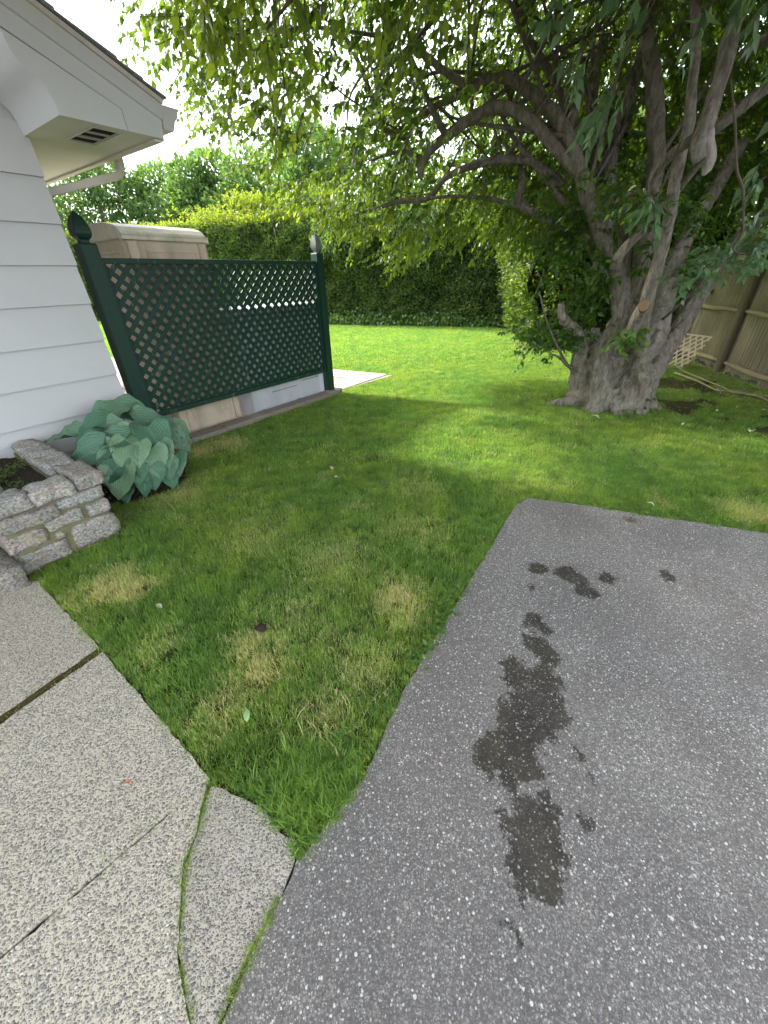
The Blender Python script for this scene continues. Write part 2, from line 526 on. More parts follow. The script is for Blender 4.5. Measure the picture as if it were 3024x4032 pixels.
    fld = N.math('ADD', fld, N.math('MULTIPLY', fr, .11))
    fld = N.math('MINIMUM', fld, N.math('MULTIPLY', N.math('SUBTRACT', .66, N.noise(17, 5, .7, flat)), .35))
    wet = N.ramp(N.math('MULTIPLY_ADD', fld, 200, .3), [(0, 0.0), (.35, .75), (1, 1.0)])
    dark = N.mix(1, c, N.mix(N.ramp(N.noise(8, 5, .7), [(.35, 0.0), (.65, 1.0)]), (.20, .19, .175), (.36, .34, .31)), 'MULTIPLY')
    dark = N.mix(N.math('MULTIPLY', N.math('MAXIMUM', m1, m3), .8), dark, N.mix(1, c, (.72, .72, .70), 'MULTIPLY'))
    mossy = N.ramp(N.noise(4.0, 3), [(.45, 0.0), (.65, 1.0)])
    dark = N.mix(N.math('MULTIPLY', mossy, .3), dark, (.055, .05, .018))
    c = N.mix(wet, c, dark)
    h = N.math('ADD', N.math('MULTIPLY', fine, .6), N.math('MULTIPLY', m1, .35))
    N.bump(h, .8, .004)
    return N.done(c, N.ramp(wet, [(0, .75), (1, .55)]), .3)
M_asphalt = asphalt()

# lawn: dead patches are a property of the turf (bleached grass)
DEAD = [(-1.66, 1.756, .15, 1.), (-1.50, 1.73, .12, .9), (.07, 1.60, .13, 1.), (.11, 1.47, .09, .8), (-.676, 1.272, .11, .85), (-.57, 1.164, .10, .9), (-.70, .98, .12, .6),
        (-1.70, 4.05, .22, .8), (-1.95, 3.85, .2, .8), (2.72, 2.365, .20, .6), (-1.162, 1.287, .12, .4), (.232, 2.293, .20, .35), (-.48, 1.50, .20, .3), (-.35, 1.95, .25, .4), (-1.75, 2.9, .22, .5),
        (-.1, 1.15, .15, .45), (-.9, 2.2, .22, .3), (.3, 2.9, .2, .3), (-.25, .93, .12, .45), (-.3, 1.3, .12, .35)]
def lawn_color(N, green, green2, straw):
    flat = N.vscale(N.pos, (1, 1, 0))
    w2 = N.n('ShaderNodeVectorMath', operation='SUBTRACT'); N.l(N.noise(7, 5, .65, flat, color=True), w2.inputs[0]); w2.inputs[1].default_value = (.5, .5, .5)
    wn = N.n('ShaderNodeVectorMath', operation='ADD')
    N.l(flat, wn.inputs[0]); N.l(N.vscale(w2.outputs[0], (.45, .45, 0)), wn.inputs[1])
    fld = None
    for x, y, r, k_ in DEAD:
        dn = N.n('ShaderNodeVectorMath', operation='DISTANCE')
        N.l(wn.outputs[0], dn.inputs[0]); dn.inputs[1].default_value = (x, y, 0)
        v_ = N.math('MULTIPLY', N.math('SUBTRACT', 1.0, N.math('DIVIDE', dn.outputs['Value'], r * 1.6), clamp=True), k_ * 1.35)
        fld = v_ if fld is None else N.math('MAXIMUM', fld, v_)
    dead = N.math('MULTIPLY_ADD', fld, 1.0, 0.0, clamp=True)
    gen = N.ramp(N.noise(2.6, 5, .6, flat), [(.5, 0.0), (.78, .5)])
    near = N.ramp(N.math('DIVIDE', N.sep(N.pos, 1), 8.0), [(.3, 1.0), (.8, .35)])
    dead = N.math('MAXIMUM', dead, N.math('MULTIPLY', gen, near))
    big = N.ramp(N.noise(1.1, 4, .6, flat), [(.35, 0.0), (.65, 1.0)])
    g = N.mix(big, green, green2)
    mid_ = N.ramp(N.noise(5.5, 5, .7, flat), [(.32, (.55, .60, .62)), (.66, (1.22, 1.14, .98))])
    g = N.mix(1, g, mid_, 'MULTIPLY')
    return g, dead
def grass_mat():
    N = NT('grass_blades')
    g, dead = lawn_color(N, (.175, .325, .085), (.265, .375, .085), None)
    oi = N.n('ShaderNodeObjectInfo').outputs['Random']
    isl = N.rnd()
    r2 = N.math('FRACT', N.math('ADD', N.math('MULTIPLY', isl, 7.13), oi))
    g = N.mix(N.ramp(r2, [(0, 0.0), (1, 1.0)]), N.mix(1, g, (.62, .70, .7), 'MULTIPLY'), N.mix(1, g, (1.35, 1.25, 1.1), 'MULTIPLY'))
    pick = N.math('LESS_THAN', r2, N.math('MULTIPLY', dead, .8))
    straw = N.mix(isl, (.44, .38, .18), (.74, .65, .36))
    c = N.mix(pick, g, straw)
    N.done(c, .5, .3)
    tr = N.n('ShaderNodeBsdfTranslucent'); N.l(N.mix(1, c, (1.7, 1.9, .9), 'MULTIPLY'), tr.inputs['Color'])
    ms = N.n('ShaderNodeMixShader'); ms.inputs[0].default_value = .35
    N.l(N.b.outputs[0], ms.inputs[1]); N.l(tr.outputs[0], ms.inputs[2]); N.l(ms.outputs[0], N.out.inputs['Surface'])
    return N.m
M_grass = grass_mat()
def turf_mat():
    N = NT('turf_thatch')
    g, dead = lawn_color(N, (.06, .11, .026), (.085, .13, .028), None)
    c = N.mix(N.math('MULTIPLY', dead, .8), g, (.20, .17, .075))
    c = N.mix(N.noise(90, 5, .7), N.mix(1, c, (.4, .4, .4), 'MULTIPLY'), c)
    dist = N.ramp(N.math('DIVIDE', N.sep(N.pos, 1), 20.0), [(.35, 0.0), (.6, 1.0)])
    c = N.mix(dist, c, (.18, .28, .055))
    # worn earth beneath the tree and along the fence
    dn = N.n('ShaderNodeVectorMath', operation='DISTANCE'); N.l(N.vscale(N.pos, (1, .8, 0)), dn.inputs[0]); dn.inputs[1].default_value = (4.4, 4.3, 0)
    ea = N.math('MULTIPLY', N.ramp(N.math('DIVIDE', dn.outputs['Value'], 2.6), [(.3, 1.0), (1, 0.0)]), N.ramp(N.noise(5, 6, .7), [(.4, 0.0), (.6, 1.0)]))
    c = N.mix(ea, c, (.075, .058, .035))
    N.bump(N.noise(60, 6, .7), .8, .02)
    return N.done(c, .95, .1)
M_turf = turf_mat()
M_ground = simple('brown_mulch', (.09, .055, .035), .95, nscale=40, amt=.6, bump=1, dist=.03)

M_leaf = leaf_mat('tree_leaf', [(0, (.018, .042, .012)), (.5, (.034, .072, .016)), (.85, (.06, .108, .020)), (1, (.12, .17, .028))], .40, (.27, .38, .03), .4, .4)
M_leafg = leaf_mat('glaucous_leaf', [(0, (.05, .10, .05)), (.6, (.085, .15, .075)), (1, (.12, .19, .09))], .3, (.2, .35, .08), .5, .4)
M_ivy = leaf_mat('sucker_leaf', [(0, (.025, .065, .014)), (.6, (.05, .11, .02)), (1, (.09, .16, .03))], .35, (.25, .38, .04), .35, .5)
M_hedge = leaf_mat('arborvitae_spray', [(0, (.035, .07, .022)), (.55, (.07, .125, .036)), (1, (.13, .19, .05))], .28, (.25, .34, .03), .6, .25, .55, .9, (.06, .085, .03))
M_bush = leaf_mat('hedge_bush_leaf', [(0, (.03, .06, .014)), (.6, (.055, .10, .02)), (1, (.12, .16, .035))], .35, (.3, .38, .05), .4, .4)
M_back = leaf_mat('far_tree_leaf', [(0, (.035, .075, .028)), (.6, (.06, .115, .04)), (1, (.10, .16, .05))], .38, (.25, .4, .08), .5, .3)
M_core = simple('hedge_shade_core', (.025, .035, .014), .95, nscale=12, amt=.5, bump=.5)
M_gold_lit = leaf_mat('sunlit_golden_tip_leaf', [(0, (.08, .12, .02)), (1, (.17, .22, .03))], .45, (.5, .55, .03), .45, .3)  # yellow-green that paints in sunlight on the hedge top
M_leaf_lit = leaf_mat('sunlit_tree_leaf', [(0, (.07, .12, .02)), (.6, (.12, .18, .03)), (1, (.19, .24, .04))], .45, (.42, .5, .04), .4, .4)  # tree leaf with the glow of backlight put into a lighter colour
M_weed = leaf_mat('weed_leaf', [(0, (.06, .13, .025)), (1, (.12, .20, .04))], .3, (.3, .45, .06))
def hosta_mat():
    N = NT('hosta_leaf_surface')
    uv = N.n('ShaderNodeAttribute', attribute_name='uvx').outputs['Vector']
    x = N.sep(uv, 0)   # across
    y = N.sep(uv, 1)
    rib = N.math('SINE', N.math('MULTIPLY', x, 46.0))
    c = N.mix(N.noise(7, 5), (.034, .105, .064), (.070, .170, .100))
    c = N.mix(N.math('MULTIPLY_ADD', rib, .06, .08), c, (.12, .22, .15))
    c = N.mix(N.math('MULTIPLY', N.math('POWER', N.orand(), 1.6), .85), c, (.19, .30, .17))
    mid = N.ramp(N.math('ABSOLUTE', x), [(0, 1.0), (.06, 0.0)])
    c = N.mix(N.math('MULTIPLY', mid, .5), c, (.17, .27, .16))
    puck = N.noise(55, 3, .5)
    N.bump(N.math('ADD', N.math('MULTIPLY', rib, .16), N.math('MULTIPLY', puck, .9)), .55, .012)
    return N.done(c, .45, .4)
M_hosta = hosta_mat()
M_stem = simple('pale_green_stem', (.16, .24, .10), .5)

# ------------------------------------------------------------------ ground
DRIVE = [(1.152, 2.664), (1.49, 2.545), (2.593, 2.104), (6.2, .62), (6.2, -3.0), (-2.1, -3.0), (-.72, -.60), (-.417, .177), (-.388, .257), (-.350, .335), (-.323, .379), (-.297, .455), (-.282, .461),
         (-.206, .559), (-.102, .680), (-.023, .83), (.044, .981), (.188, 1.218), (.31, 1.41), (.493, 1.706), (.632, 1.922), (.88, 2.33), (1.02, 2.55)]
JOINT = [(-1.455, 1.31), (-1.350, 1.21), (-2.97, -1.52), (-3.09, -1.47)]
SLAB1 = [(-2.75, 1.90), (-2.10, 1.80), (-2.064, 1.758), (-1.431, 1.295), (-3.07, -1.49), (-5.5, -1.49), (-5.5, 1.95)]
SLAB2 = [(-1.390, 1.262), (-.655, .690), (-2.56, -1.28), (-3.03, -1.505)]
CRACK = [(-.651, .683), (-.648, .60), (-.636, .53), (-.645, .45), (-.616, .368), (-.585, .27), (-.53, .19), (-.50, .152), (-.50, -.2), (-.62, -1.2)]
SLAB3 = [(-.657, .682)] + [(x - .004, y) for x, y in CRACK[1:]] + [(-2.45, -1.20)]
SLAB4 = [(-.640, .672), (-.43, .595), (-.363, .525), (-.300, .497), (-.303, .45), (-.328, .375), (-.355, .33), (-.393, .25), (-.422, .17), (-.724, -.60), (-.60, -1.2)] + [(x + .004, y) for x, y in CRACK[1:-1]][::-1]
PATIO = [tuple(L(-9.0, .06, 0)[:2]), tuple(L(.12, .06, 0)[:2]), (.232, 7.191), (-.93, 7.804), (-4.2, 9.0), (-9.0, 11.0), (-14, 9)]

def sheet(name, poly, z, mat, th=0.0, jag=0.0, seg=0.03, kind='structure', parent=None):
    pts = []
    n = len(poly)
    for i in range(n):
        a_ = np.array(poly[i]); b_ = np.array(poly[(i + 1) % n])
        ln_ = np.linalg.norm(b_ - a_); k = max(1, int(ln_ / seg)) if jag > 0 and ln_ < 4.5 else 1
        nr = np.array([-(b_ - a_)[1], (b_ - a_)[0]]) / max(ln_, 1e-6)
        for j in range(k):
            p = a_ + (b_ - a_) * j / k
            if jag > 0 and k > 1:
                w = mnoise.noise(Vector((p[0] * 14, p[1] * 14, 3))) + .7 * mnoise.noise(Vector((p[0] * 45, p[1] * 45, 3)))
                p = p + nr * w * jag
            pts.append((p[0], p[1], z))
    bm = bmesh.new()
    top = [bm.verts.new(p) for p in pts]
    bm.faces.new(top)
    if th > 0:
        bot = [bm.verts.new((p[0], p[1], z - th)) for p in pts]
        m_ = len(pts)
        for i in range(m_):
            bm.faces.new([top[i], top[(i + 1) % m_], bot[(i + 1) % m_], bot[i]])
    o = bm_obj(name, bm, mat, parent)
    if o.data.polygons[0].normal.z < 0:
        o.data.flip_normals()
    if kind: o['kind'] = kind
    return o
g = sheet('ground', [(-250, -100), (250, -100), (250, 300), (-250, 300)], -.035, M_ground)
lawn = sheet('lawn', [(-14, -2.9), (5.9, -2.9), (6.0, 9.0), (3.85, 9.05), (3.45, 10.2), (4.6, 14.0), (-14, 20.5)], -.012, M_turf)
drive = sheet('driveway', DRIVE, .012, M_asphalt, th=.05, jag=.008)
pathE = empty('garden_path', (-1.2, .5, 0), None, None); pathE['kind'] = 'structure'
for nm, pl, m_, z_ in (('path_slab', SLAB1, M_path, .010), ('path_slab', SLAB2, M_path, .013), ('path_slab', SLAB3, M_path, .012), ('path_slab', SLAB4, M_path2, .009)):
    sheet(nm, pl, z_, m_, th=.05, jag=.007, seg=.02, kind=None, parent=pathE)
sheet('joint_moss', [(-1.445, 1.30), (-1.365, 1.225), (-2.98, -1.51), (-3.07, -1.47)], .004, M_kerbmoss, kind=None, parent=pathE)
sheet('joint_dirt', [(-.66, .70), (-.43, .60), (-.27, .51), (-.26, .44), (-.38, .12), (-.69, -.62), (-.6, -1.25), (-2.6, -1.35)], .001, M_soil, kind=None, parent=pathE)

# patio: flagstones behind the screen
patioE = empty('patio', (-2.5, 7.5, 0), None, None); patioE['kind'] = 'structure'
sheet('patio_bed', PATIO, .012, M_kerb, th=.04, kind=None, parent=patioE)
def clip_poly(poly, cell):
    # Sutherland-Hodgman, cell convex ccw
    out = list(poly)
    for i in range(len(cell)):
        a_, b_ = cell[i], cell[(i + 1) % len(cell)]
        inp, out = out, []
        def side(p): return (b_[0] - a_[0]) * (p[1] - a_[1]) - (b_[1] - a_[1]) * (p[0] - a_[0])
        for j in range(len(inp)):
            p, q = inp[j], inp[(j + 1) % len(inp)]
            sp, sq = side(p), side(q)
            if sp >= 0: out.append(p)
            if sp * sq < 0:
                t_ = sp / (sp - sq); out.append((p[0] + (q[0] - p[0]) * t_, p[1] + (q[1] - p[1]) * t_))
        if not out: return []
    return out
for i in range(-16, 3):
    off = .3 * (i % 2)
    for j in range(-11, 1):
        s0 = i * .62; t1 = j * .42 + .06 - 0.0; t0 = t1 - .42
        jj = .012
        c_ = [L(s0 + jj + off * (j % 2), t0 + jj, 0)[:2], L(s0 + .62 - jj + off * (j % 2), t0 + jj, 0)[:2], L(s0 + .62 - jj + off * (j % 2), t1 - jj, 0)[:2], L(s0 + jj + off * (j % 2), t1 - jj, 0)[:2]]
        ar = sum(c_[k][0] * c_[(k + 1) % 4][1] - c_[(k + 1) % 4][0] * c_[k][1] for k in range(4))
        if ar < 0: c_ = c_[::-1]
        q = clip_poly([tuple(p) for p in PATIO], [tuple(p) for p in c_])
        if len(q) >= 3:
            sheet('flagstone', q, .022 + .002 * random.random(), M_patio, th=.01, kind=None, parent=patioE)
# stone kerb under the screen
kerb = empty('concrete_kerb', tuple(L(-1.3, .1, 0)), 'low weathered concrete kerb along the lawn under the green lattice screen', 'kerb')
random.seed(4)
s_ = -2.75
while s_ < .16:
    w2 = min(random.uniform(.35, .75), .18 - s_)
    if .18 - s_ - w2 < .15: w2 = .18 - s_
    bm = bmesh.new()
    q = bmesh.ops.create_cube(bm, size=1)['verts']
    for v in q:
        p = L(s_ + (v.co.x + .5) * (w2 - .008), .02 + (v.co.y + .5) * .15 * random.uniform(.93, 1.05), -.05 + (v.co.z + .5) * .115)
        v.co = Vector(p)
    bmesh.ops.bevel(bm, geom=bm.edges[:], offset=.012, segments=2, affect='EDGES')
    for v in bm.verts: v.co += Vector((mnoise.noise(v.co * 20) * .006, mnoise.noise(v.co * 22 + Vector((4, 4, 4))) * .006, mnoise.noise(v.co * 15) * .008))
    bm_obj('kerb_stone', bm, M_kerb, kerb)
    s_ += w2

# ------------------------------------------------------------------ house
hx = L(-2.816, .149, 0)
house = empty('house', tuple(hx), 'white lap-sided house with boxed eave and louvred soffit vent at the left edge', 'house')
HS, HT = -2.816, .149                      # corner, wall plane
body = lbox('wall', -11.6, HS - .02, HT - 7.0, HT - .025, -.05, 2.40, M_siding, house, 0)
foundation = lbox('foundation', -11.6, HS - .012, HT - 6.9, HT - .008, -.06, .10, M_kerb, house, 0)
zt = [.04, .29, .565, .84, 1.12, 1.40, 1.667, 1.93, 2.205, 2.48, 2.75, 3.02, 3.3, 3.57, 3.85, 4.1, 4.4, 4.7]
A_S, A_T = -2.842, .778                    # roof frame origin (lower front corner of the boxed eave)
def roof_z(s): return 2.634 + (A_S + .70 - s) * .40
ridge = -7.2
for i in range(len(zt) - 1):
    z0, z1 = zt[i], zt[i + 1] + .012
    if z1 <= 2.44:
        sl0, sl1 = -11.6, HS
    else:
        smax = A_S + .70 - (z1 + .30 - 2.634) / .40 - .05
        sl1 = min(HS, smax); sl0 = 2 * ridge - sl1
        if sl1 < ridge + .3: break
    # board: thicker at its lower edge, tucked under the one above
    prof = [(HT - .022, z0), (HT + .017, z0), (HT - .012, z1), (HT - .022, z1)]
    pts = [L(sl1, t_, z_) for t_, z_ in prof]
    prism('siding_board', pts, DD * (sl0 - sl1), M_siding, house, 0)
# gable fill behind the upper boards
prism('gable_wall', [L(HS - .02, HT - .03, 2.40), L(HS - .02, HT - .03, roof_z(HS) - .28), L(ridge, HT - .03, roof_z(ridge) - .28), L(2 * ridge - HS, HT - .03, roof_z(HS) - .28), L(2 * ridge - HS, HT - .03, 2.40)], -NN * .1, M_siding, house, 0)
# corner return of the siding on the far side
for i in range(9):
    z0, z1 = zt[i], min(zt[i + 1] + .01, 2.415)
    prism('side_board', [L(HS - .018, HT - .02, z0), L(HS + .004, HT - .02, z0), L(HS - .008, HT - .02, z1), L(HS - .018, HT - .02, z1)], -NN * 6.9, M_siding, house, 0)
def rp(s, z, t=A_T): return L(A_S + s, t, z)
# boxed return: face with the swept curve
curve = [(0, 2.42), (-.004, 2.46), (-.012, 2.496), (-.029, 2.54), (-.062, 2.570), (-.106, 2.596), (-.128, 2.620), (-.140, 2.646), (-.150, 2.69), (-.153, 2.73)]
def low(s): return 2.731 + (-.152 - s) * .40
face = [rp(s, z) for s, z in curve] + [rp(.392, 2.526), rp(.401, 2.42)]
prism('return_panel', face, -NN * .02, M_trim, house, 0)
prism('return_end_panel', [rp(.405, 2.42), rp(.396, 2.527), rp(-.150, 2.737), rp(-.150 , 2.842), rp(.664, 2.520), rp(.652, 2.42)], -NN * .022 , M_trim, house, 0)
# sides of the box following the curve back to the wall
cv = [(s, z) for s, z in curve]
V_, F_ = [], []
for s, z in cv:
    V_.append(rp(s, z, A_T - .02)); V_.append(rp(s, z, HT - .01))
for i in range(len(cv) - 1):
    F_.append((2 * i, 2 * i + 1, 2 * i + 3, 2 * i + 2))
mesh_obj('curved_return_side', V_, F_, M_trim, house, smooth=True)
# rake: frieze, upper strip, soffit of the rake
se = ridge - A_S
prism('rake_board', [rp(-.150, 2.731), rp(-.150, 2.838), rp(se, 2.838 + (-.15 - se) * .4), rp(se, 2.731 + (-.15 - se) * .4)], -NN * .024, M_trim, house, 0)
prism('rake_moulding', [rp(.664, 2.520, A_T + .02), rp(.686, 2.600, A_T + .02), rp(se, 2.600 + (.686 - se) * .4, A_T + .02), rp(se, 2.520 + (.664 - se) * .4, A_T + .02)], -NN * .05, M_trim, house, .004)
prism('drip_edge', [rp(.686, 2.603, A_T + .035), rp(.692, 2.626, A_T + .035), rp(se, 2.626 + (.692 - se) * .4, A_T + .035), rp(se, 2.603 + (.686 - se) * .4, A_T + .035)], -NN * .06, M_gutter, house, 0)
prism('rake_soffit', [rp(-.153, 2.735, A_T - .024), rp(-.153, 2.735, HT - .03), rp(se, 2.735 + (-.153 - se) * .4, HT - .03), rp(se, 2.735 + (-.153 - se) * .4, A_T - .024)], UP * .012, M_trim, house, 0)
# eave soffit with vent opening
sv0, sv1, tv0, tv1 = .217, .388, A_T - .50, A_T - .085
def soff(s0, s1, t0, t1):
    prism('soffit_panel', [rp(s0, 2.42, t0), rp(s1, 2.42, t0), rp(s1, 2.42, t1), rp(s0, 2.42, t1)], UP * .012, M_soffit, house, 0)
soff(0.0, .645, tv1, A_T - .022)
soff(0.0, sv0, tv0, tv1)
soff(sv1, .645, tv0, tv1)
soff(0.0, .645, HT + .002, tv0)
soff(.032, .645, -6.9, HT + .001)
vent = lbox('vent', A_S + sv0 - .002, A_S + sv1 + .002, tv0 - .002, tv1 + .002, 2.470, 2.476, M_dark, house, 0)
for k in range(4):
    tt = tv0 + (tv1 - tv0) * k / 3
    lbox('vent_bar', A_S + sv0, A_S + sv1, tt - .006, tt + .006, 2.416, 2.444, M_trim, vent, 0)
for s_a, s_b in ((sv0 - .008, sv0), (sv1, sv1 + .008)):
    lbox('vent_flange', A_S + s_a, A_S + s_b, tv0 - .006, tv1 + .006, 2.414, 2.4195, M_gutter, vent, 0)
for k in range(22):
    tt = tv0 + (tv1 - tv0) * (k + .5) / 22
    lbox('louvre', A_S + sv0 + .003, A_S + sv1 - .003, tt - .0025, tt + .0025, 2.425, 2.452, simple('louvre_brown', (.05, .035, .028), .8) if k == 0 else bpy.data.materials['louvre_brown'], vent, 0)
lbox('fascia_board', A_S + .648, A_S + .668, -6.9, A_T - .03, 2.415, 2.60, M_trim, house, 0)
lbox('fascia_lip', A_S + .60, A_S + .647, -6.9, A_T - .03, 2.405, 2.419, M_soffit, house, 0)
# K-style gutter
gp = [(.672, 2.475), (.735, 2.472), (.752, 2.505), (.760, 2.525), (.792, 2.560), (.800, 2.590), (.812, 2.592), (.812, 2.603), (.790, 2.603), (.788, 2.565), (.752, 2.535), (.742, 2.512), (.728, 2.484), (.682, 2.486), (.682, 2.605), (.672, 2.605)]
prism('gutter', [rp(s, z, A_T + .01) for s, z in gp], -NN * 7.6, M_gutter, house, 0)
prism('gutter_end_cap', [rp(s, z, A_T + .014) for s, z in gp[:8]] + [rp(.672, 2.603, A_T + .014)], -NN * .003, M_trim, house, 0)
# downspout: outlet, elbow, sloping run back to the wall
def rect_tube(name, pts, w, h, mat, parent):
    V_, F_ = [], []
    for i, (s, z, t) in enumerate(pts):
        a0 = pts[max(i - 1, 0)]; a1 = pts[min(i + 1, len(pts) - 1)]
        ds, dz = a1[0] - a0[0], a1[1] - a0[1]; l_ = math.hypot(ds, dz); ns, nz = -dz / l_, ds / l_
        for (p, q) in ((-.5, -.5), (.5, -.5), (.5, .5), (-.5, .5)):
            V_.append(rp(s + ns * p * h, z + nz * p * h, t + q * w))
    for i in range(len(pts) - 1):
        for k in range(4):
            F_.append((i * 4 + k, i * 4 + (k + 1) % 4, (i + 1) * 4 + (k + 1) % 4, (i + 1) * 4 + k))
    F_ += [(0, 1, 2, 3), tuple((len(pts) - 1) * 4 + k for k in (3, 2, 1, 0))]
    o = mesh_obj(name, V_, F_, mat, parent)
    b = o.modifiers.new('bevel', 'BEVEL'); b.width = .008; b.segments = 2
    return o
tq = -.08
rect_tube('downspout', [(.715, 2.48, tq), (.715, 2.40, tq), (.700, 2.345, tq), (.655, 2.312, tq), (.60, 2.296, tq), (.35, 2.222, tq), (.10, 2.148, tq), (.07, 2.10, tq), (.066, 2.0, tq), (.066, .2, tq)], .075, .055, M_gutter, house)
# roof: sheathing and shingle courses
nc = 34
for side in (0, 1):
    for k in range(nc if side == 0 else 12):
        w3 = .145 if side == 0 else .42
        d0 = .715 - k * w3; d1 = d0 - w3 - .05
        if side == 0 and A_S + d1 < ridge: break
        def zz(d): return 2.634 + (.70 - d) * .40
        pts = [(d0, zz(d0) + .004), (d0, zz(d0) + .014), (d1, zz(d1) + .004), (d1, zz(d1) - .002)]
        if side == 1: P_ = [L(2 * ridge - (A_S + s), A_T + .055, z) for s, z in pts]
        else: P_ = [rp(s, z, A_T + .055 + .006 * ((k * 7) % 3 - 1)) for s, z in pts]
        prism('shingle_course', P_, -NN * 8.4, M_asphalt_shingle, house, 0)
prism('roof_deck', [rp(.68, 2.632 - .01, A_T - .03), rp(se, zz(se) - .01, A_T - .03), L(2 * ridge - A_S - .68, A_T - .03, 2.622), L(2 * ridge - A_S - .68, A_T - .03, 2.60), rp(se, zz(se) - .05, A_T - .03), rp(.68, 2.60, A_T - .03)], -NN * 8.2, M_trim, house, 0)

# ------------------------------------------------------------------ green lattice screen
scr = empty('lattice_screen', tuple(L(-1.3, 0, 0)), 'dark green diagonal lattice screen with two pointed posts beside the white house', 'lattice screen')
def gothic_post(s, t, w, ztop, lean=0.0, mat=M_green, capmat=M_green):
    def ring(bm, hw, z):
        return [bm.verts.new(tuple(L(s + a_ * hw, t + b_ * hw, z))) for a_, b_ in ((-1, -1), (1, -1), (1, 1), (-1, 1))]
    sh = ztop - .215
    bm = bmesh.new()
    r_ = [ring(bm, w / 2, -.05), ring(bm, w / 2, sh - .012), ring(bm, w / 2 - .012, sh)]
    for a_, b_ in zip(r_, r_[1:]):
        for k in range(4): bm.faces.new([a_[k], a_[(k + 1) % 4], b_[(k + 1) % 4], b_[k]])
    bm.faces.new(r_[0]); bm.faces.new(r_[-1])
    es = [e_ for e_ in bm.edges if abs(e_.verts[0].co.z - e_.verts[1].co.z) > .5]
    bmesh.ops.bevel(bm, geom=es, offset=.006, segments=2, affect='EDGES')
    post = bm_obj('post', bm, mat, scr)
    bm = bmesh.new()
    prof = [(.030, sh), (.030, sh + .022), (.046, sh + .040), (.054, sh + .062), (.055, sh + .085), (.051, sh + .115), (.043, sh + .145), (.032, sh + .175), (.018, sh + .198), (.004, sh + .213)]
    k_ = w / .12
    r_ = [ring(bm, h * k_, z) for h, z in prof]
    for a_, b_ in zip(r_, r_[1:]):
        for k in range(4): bm.faces.new([a_[k], a_[(k + 1) % 4], b_[(k + 1) % 4], b_[k]])
    bm.faces.new(r_[0]); bm.faces.new(r_[-1])
    bmesh.ops.bevel(bm, geom=[e_ for e_ in bm.edges if abs(e_.verts[0].co.z - e_.verts[1].co.z) > .01], offset=.004, segments=2, affect='EDGES')
    cap = bm_obj('finial', bm, capmat, post)
    return post
gothic_post(-2.645, 0.0, .135, 2.04)
pr = gothic_post(.078, 0.0, .118, 2.03, capmat=simple('bare_grey_finial', (.17, .19, .17), .8, nscale=25, amt=.6, bump=.4))
S0, S1, ZB, ZT = -2.575, .016, .335, 1.725
lbox('top_rail', S0, S1, -.032, .036, ZT - .042, ZT, M_greenworn, scr)
lbox('bottom_rail', S0, S1, -.028, .034, ZB, ZB + .05, M_greenworn, scr)
lbox('stile', S0, S0 + .03, -.025, .030, ZB + .052, ZT - .044, M_green, scr)
lbox('stile', S1 - .03, S1, -.025, .030, ZB + .052, ZT - .044, M_green, scr)
lw_, lt_ = .040, .008
a0_, a1_, b0_, b1_ = S0 + .028, S1 - .028, ZB + .048, ZT - .040
H_ = b1_ - b0_
step = .118
def lath(c, sgn, t0, t1):
    # centre line: s = c + sgn*(z-b0)
    h = lw_ * .7071
    cell = [(a0_, b0_), (a1_, b0_), (a1_, b1_), (a0_, b1_)]
    strip = [(c - h, b0_), (c + h, b0_), (c + h + sgn * H_, b1_), (c - h + sgn * H_, b1_)]
    q = clip_poly(strip, cell)
    if len(q) < 3: return
    j = random.uniform(-.001, .001)
    prism('lath', [L(s, t0 + j, z) for s, z in q], NN * (t1 - t0), M_greenworn if random.random() < .45 else M_green, scr, 0)
c = a0_ - H_ - .02
while c < a1_ + .02:
    lath(c + random.uniform(-.003, .003), 1, .003, .003 + lt_)
    c += step
c = a0_ - .02
while c < a1_ + H_ + .02:
    lath(c + random.uniform(-.003, .003), -1, -.008, -.008 + lt_)
    c += step

# ------------------------------------------------------------------ resin shed and deck box behind the screen
def rounded_box(name, s0, s1, t0, t1, z0, z1, mat, parent, bev=.03, seg=3):
    return lbox(name, s0, s1, t0, t1, z0, z1, mat, parent, bev) if seg == 2 else _rb(name, s0, s1, t0, t1, z0, z1, mat, parent, bev, seg)
def _rb(name, s0, s1, t0, t1, z0, z1, mat, parent, bev, seg):
    bm = bmesh.new()
    for v in bmesh.ops.create_cube(bm, size=1)['verts']:
        v.co = Vector(tuple(L(s0 + (v.co.x + .5) * (s1 - s0), t0 + (v.co.y + .5) * (t1 - t0), z0 + (v.co.z + .5) * (z1 - z0))))
    bmesh.ops.bevel(bm, geom=bm.edges[:], offset=bev, segments=seg, affect='EDGES', profile=.5)
    o = bm_obj(name, bm, mat, parent, smooth=False)
    return o
shed = empty('garden_shed', tuple(L(-1.85, -.5, 0)), 'tall beige resin storage cabinet with arched lid behind the green lattice', 'storage shed')
xs0, xs1, xt0, xt1 = -2.25, -1.46, -.95, -.14
_rb('cabinet_body', xs0, xs1, xt0, xt1, .03, 1.885, M_shed, shed, .03, 3)
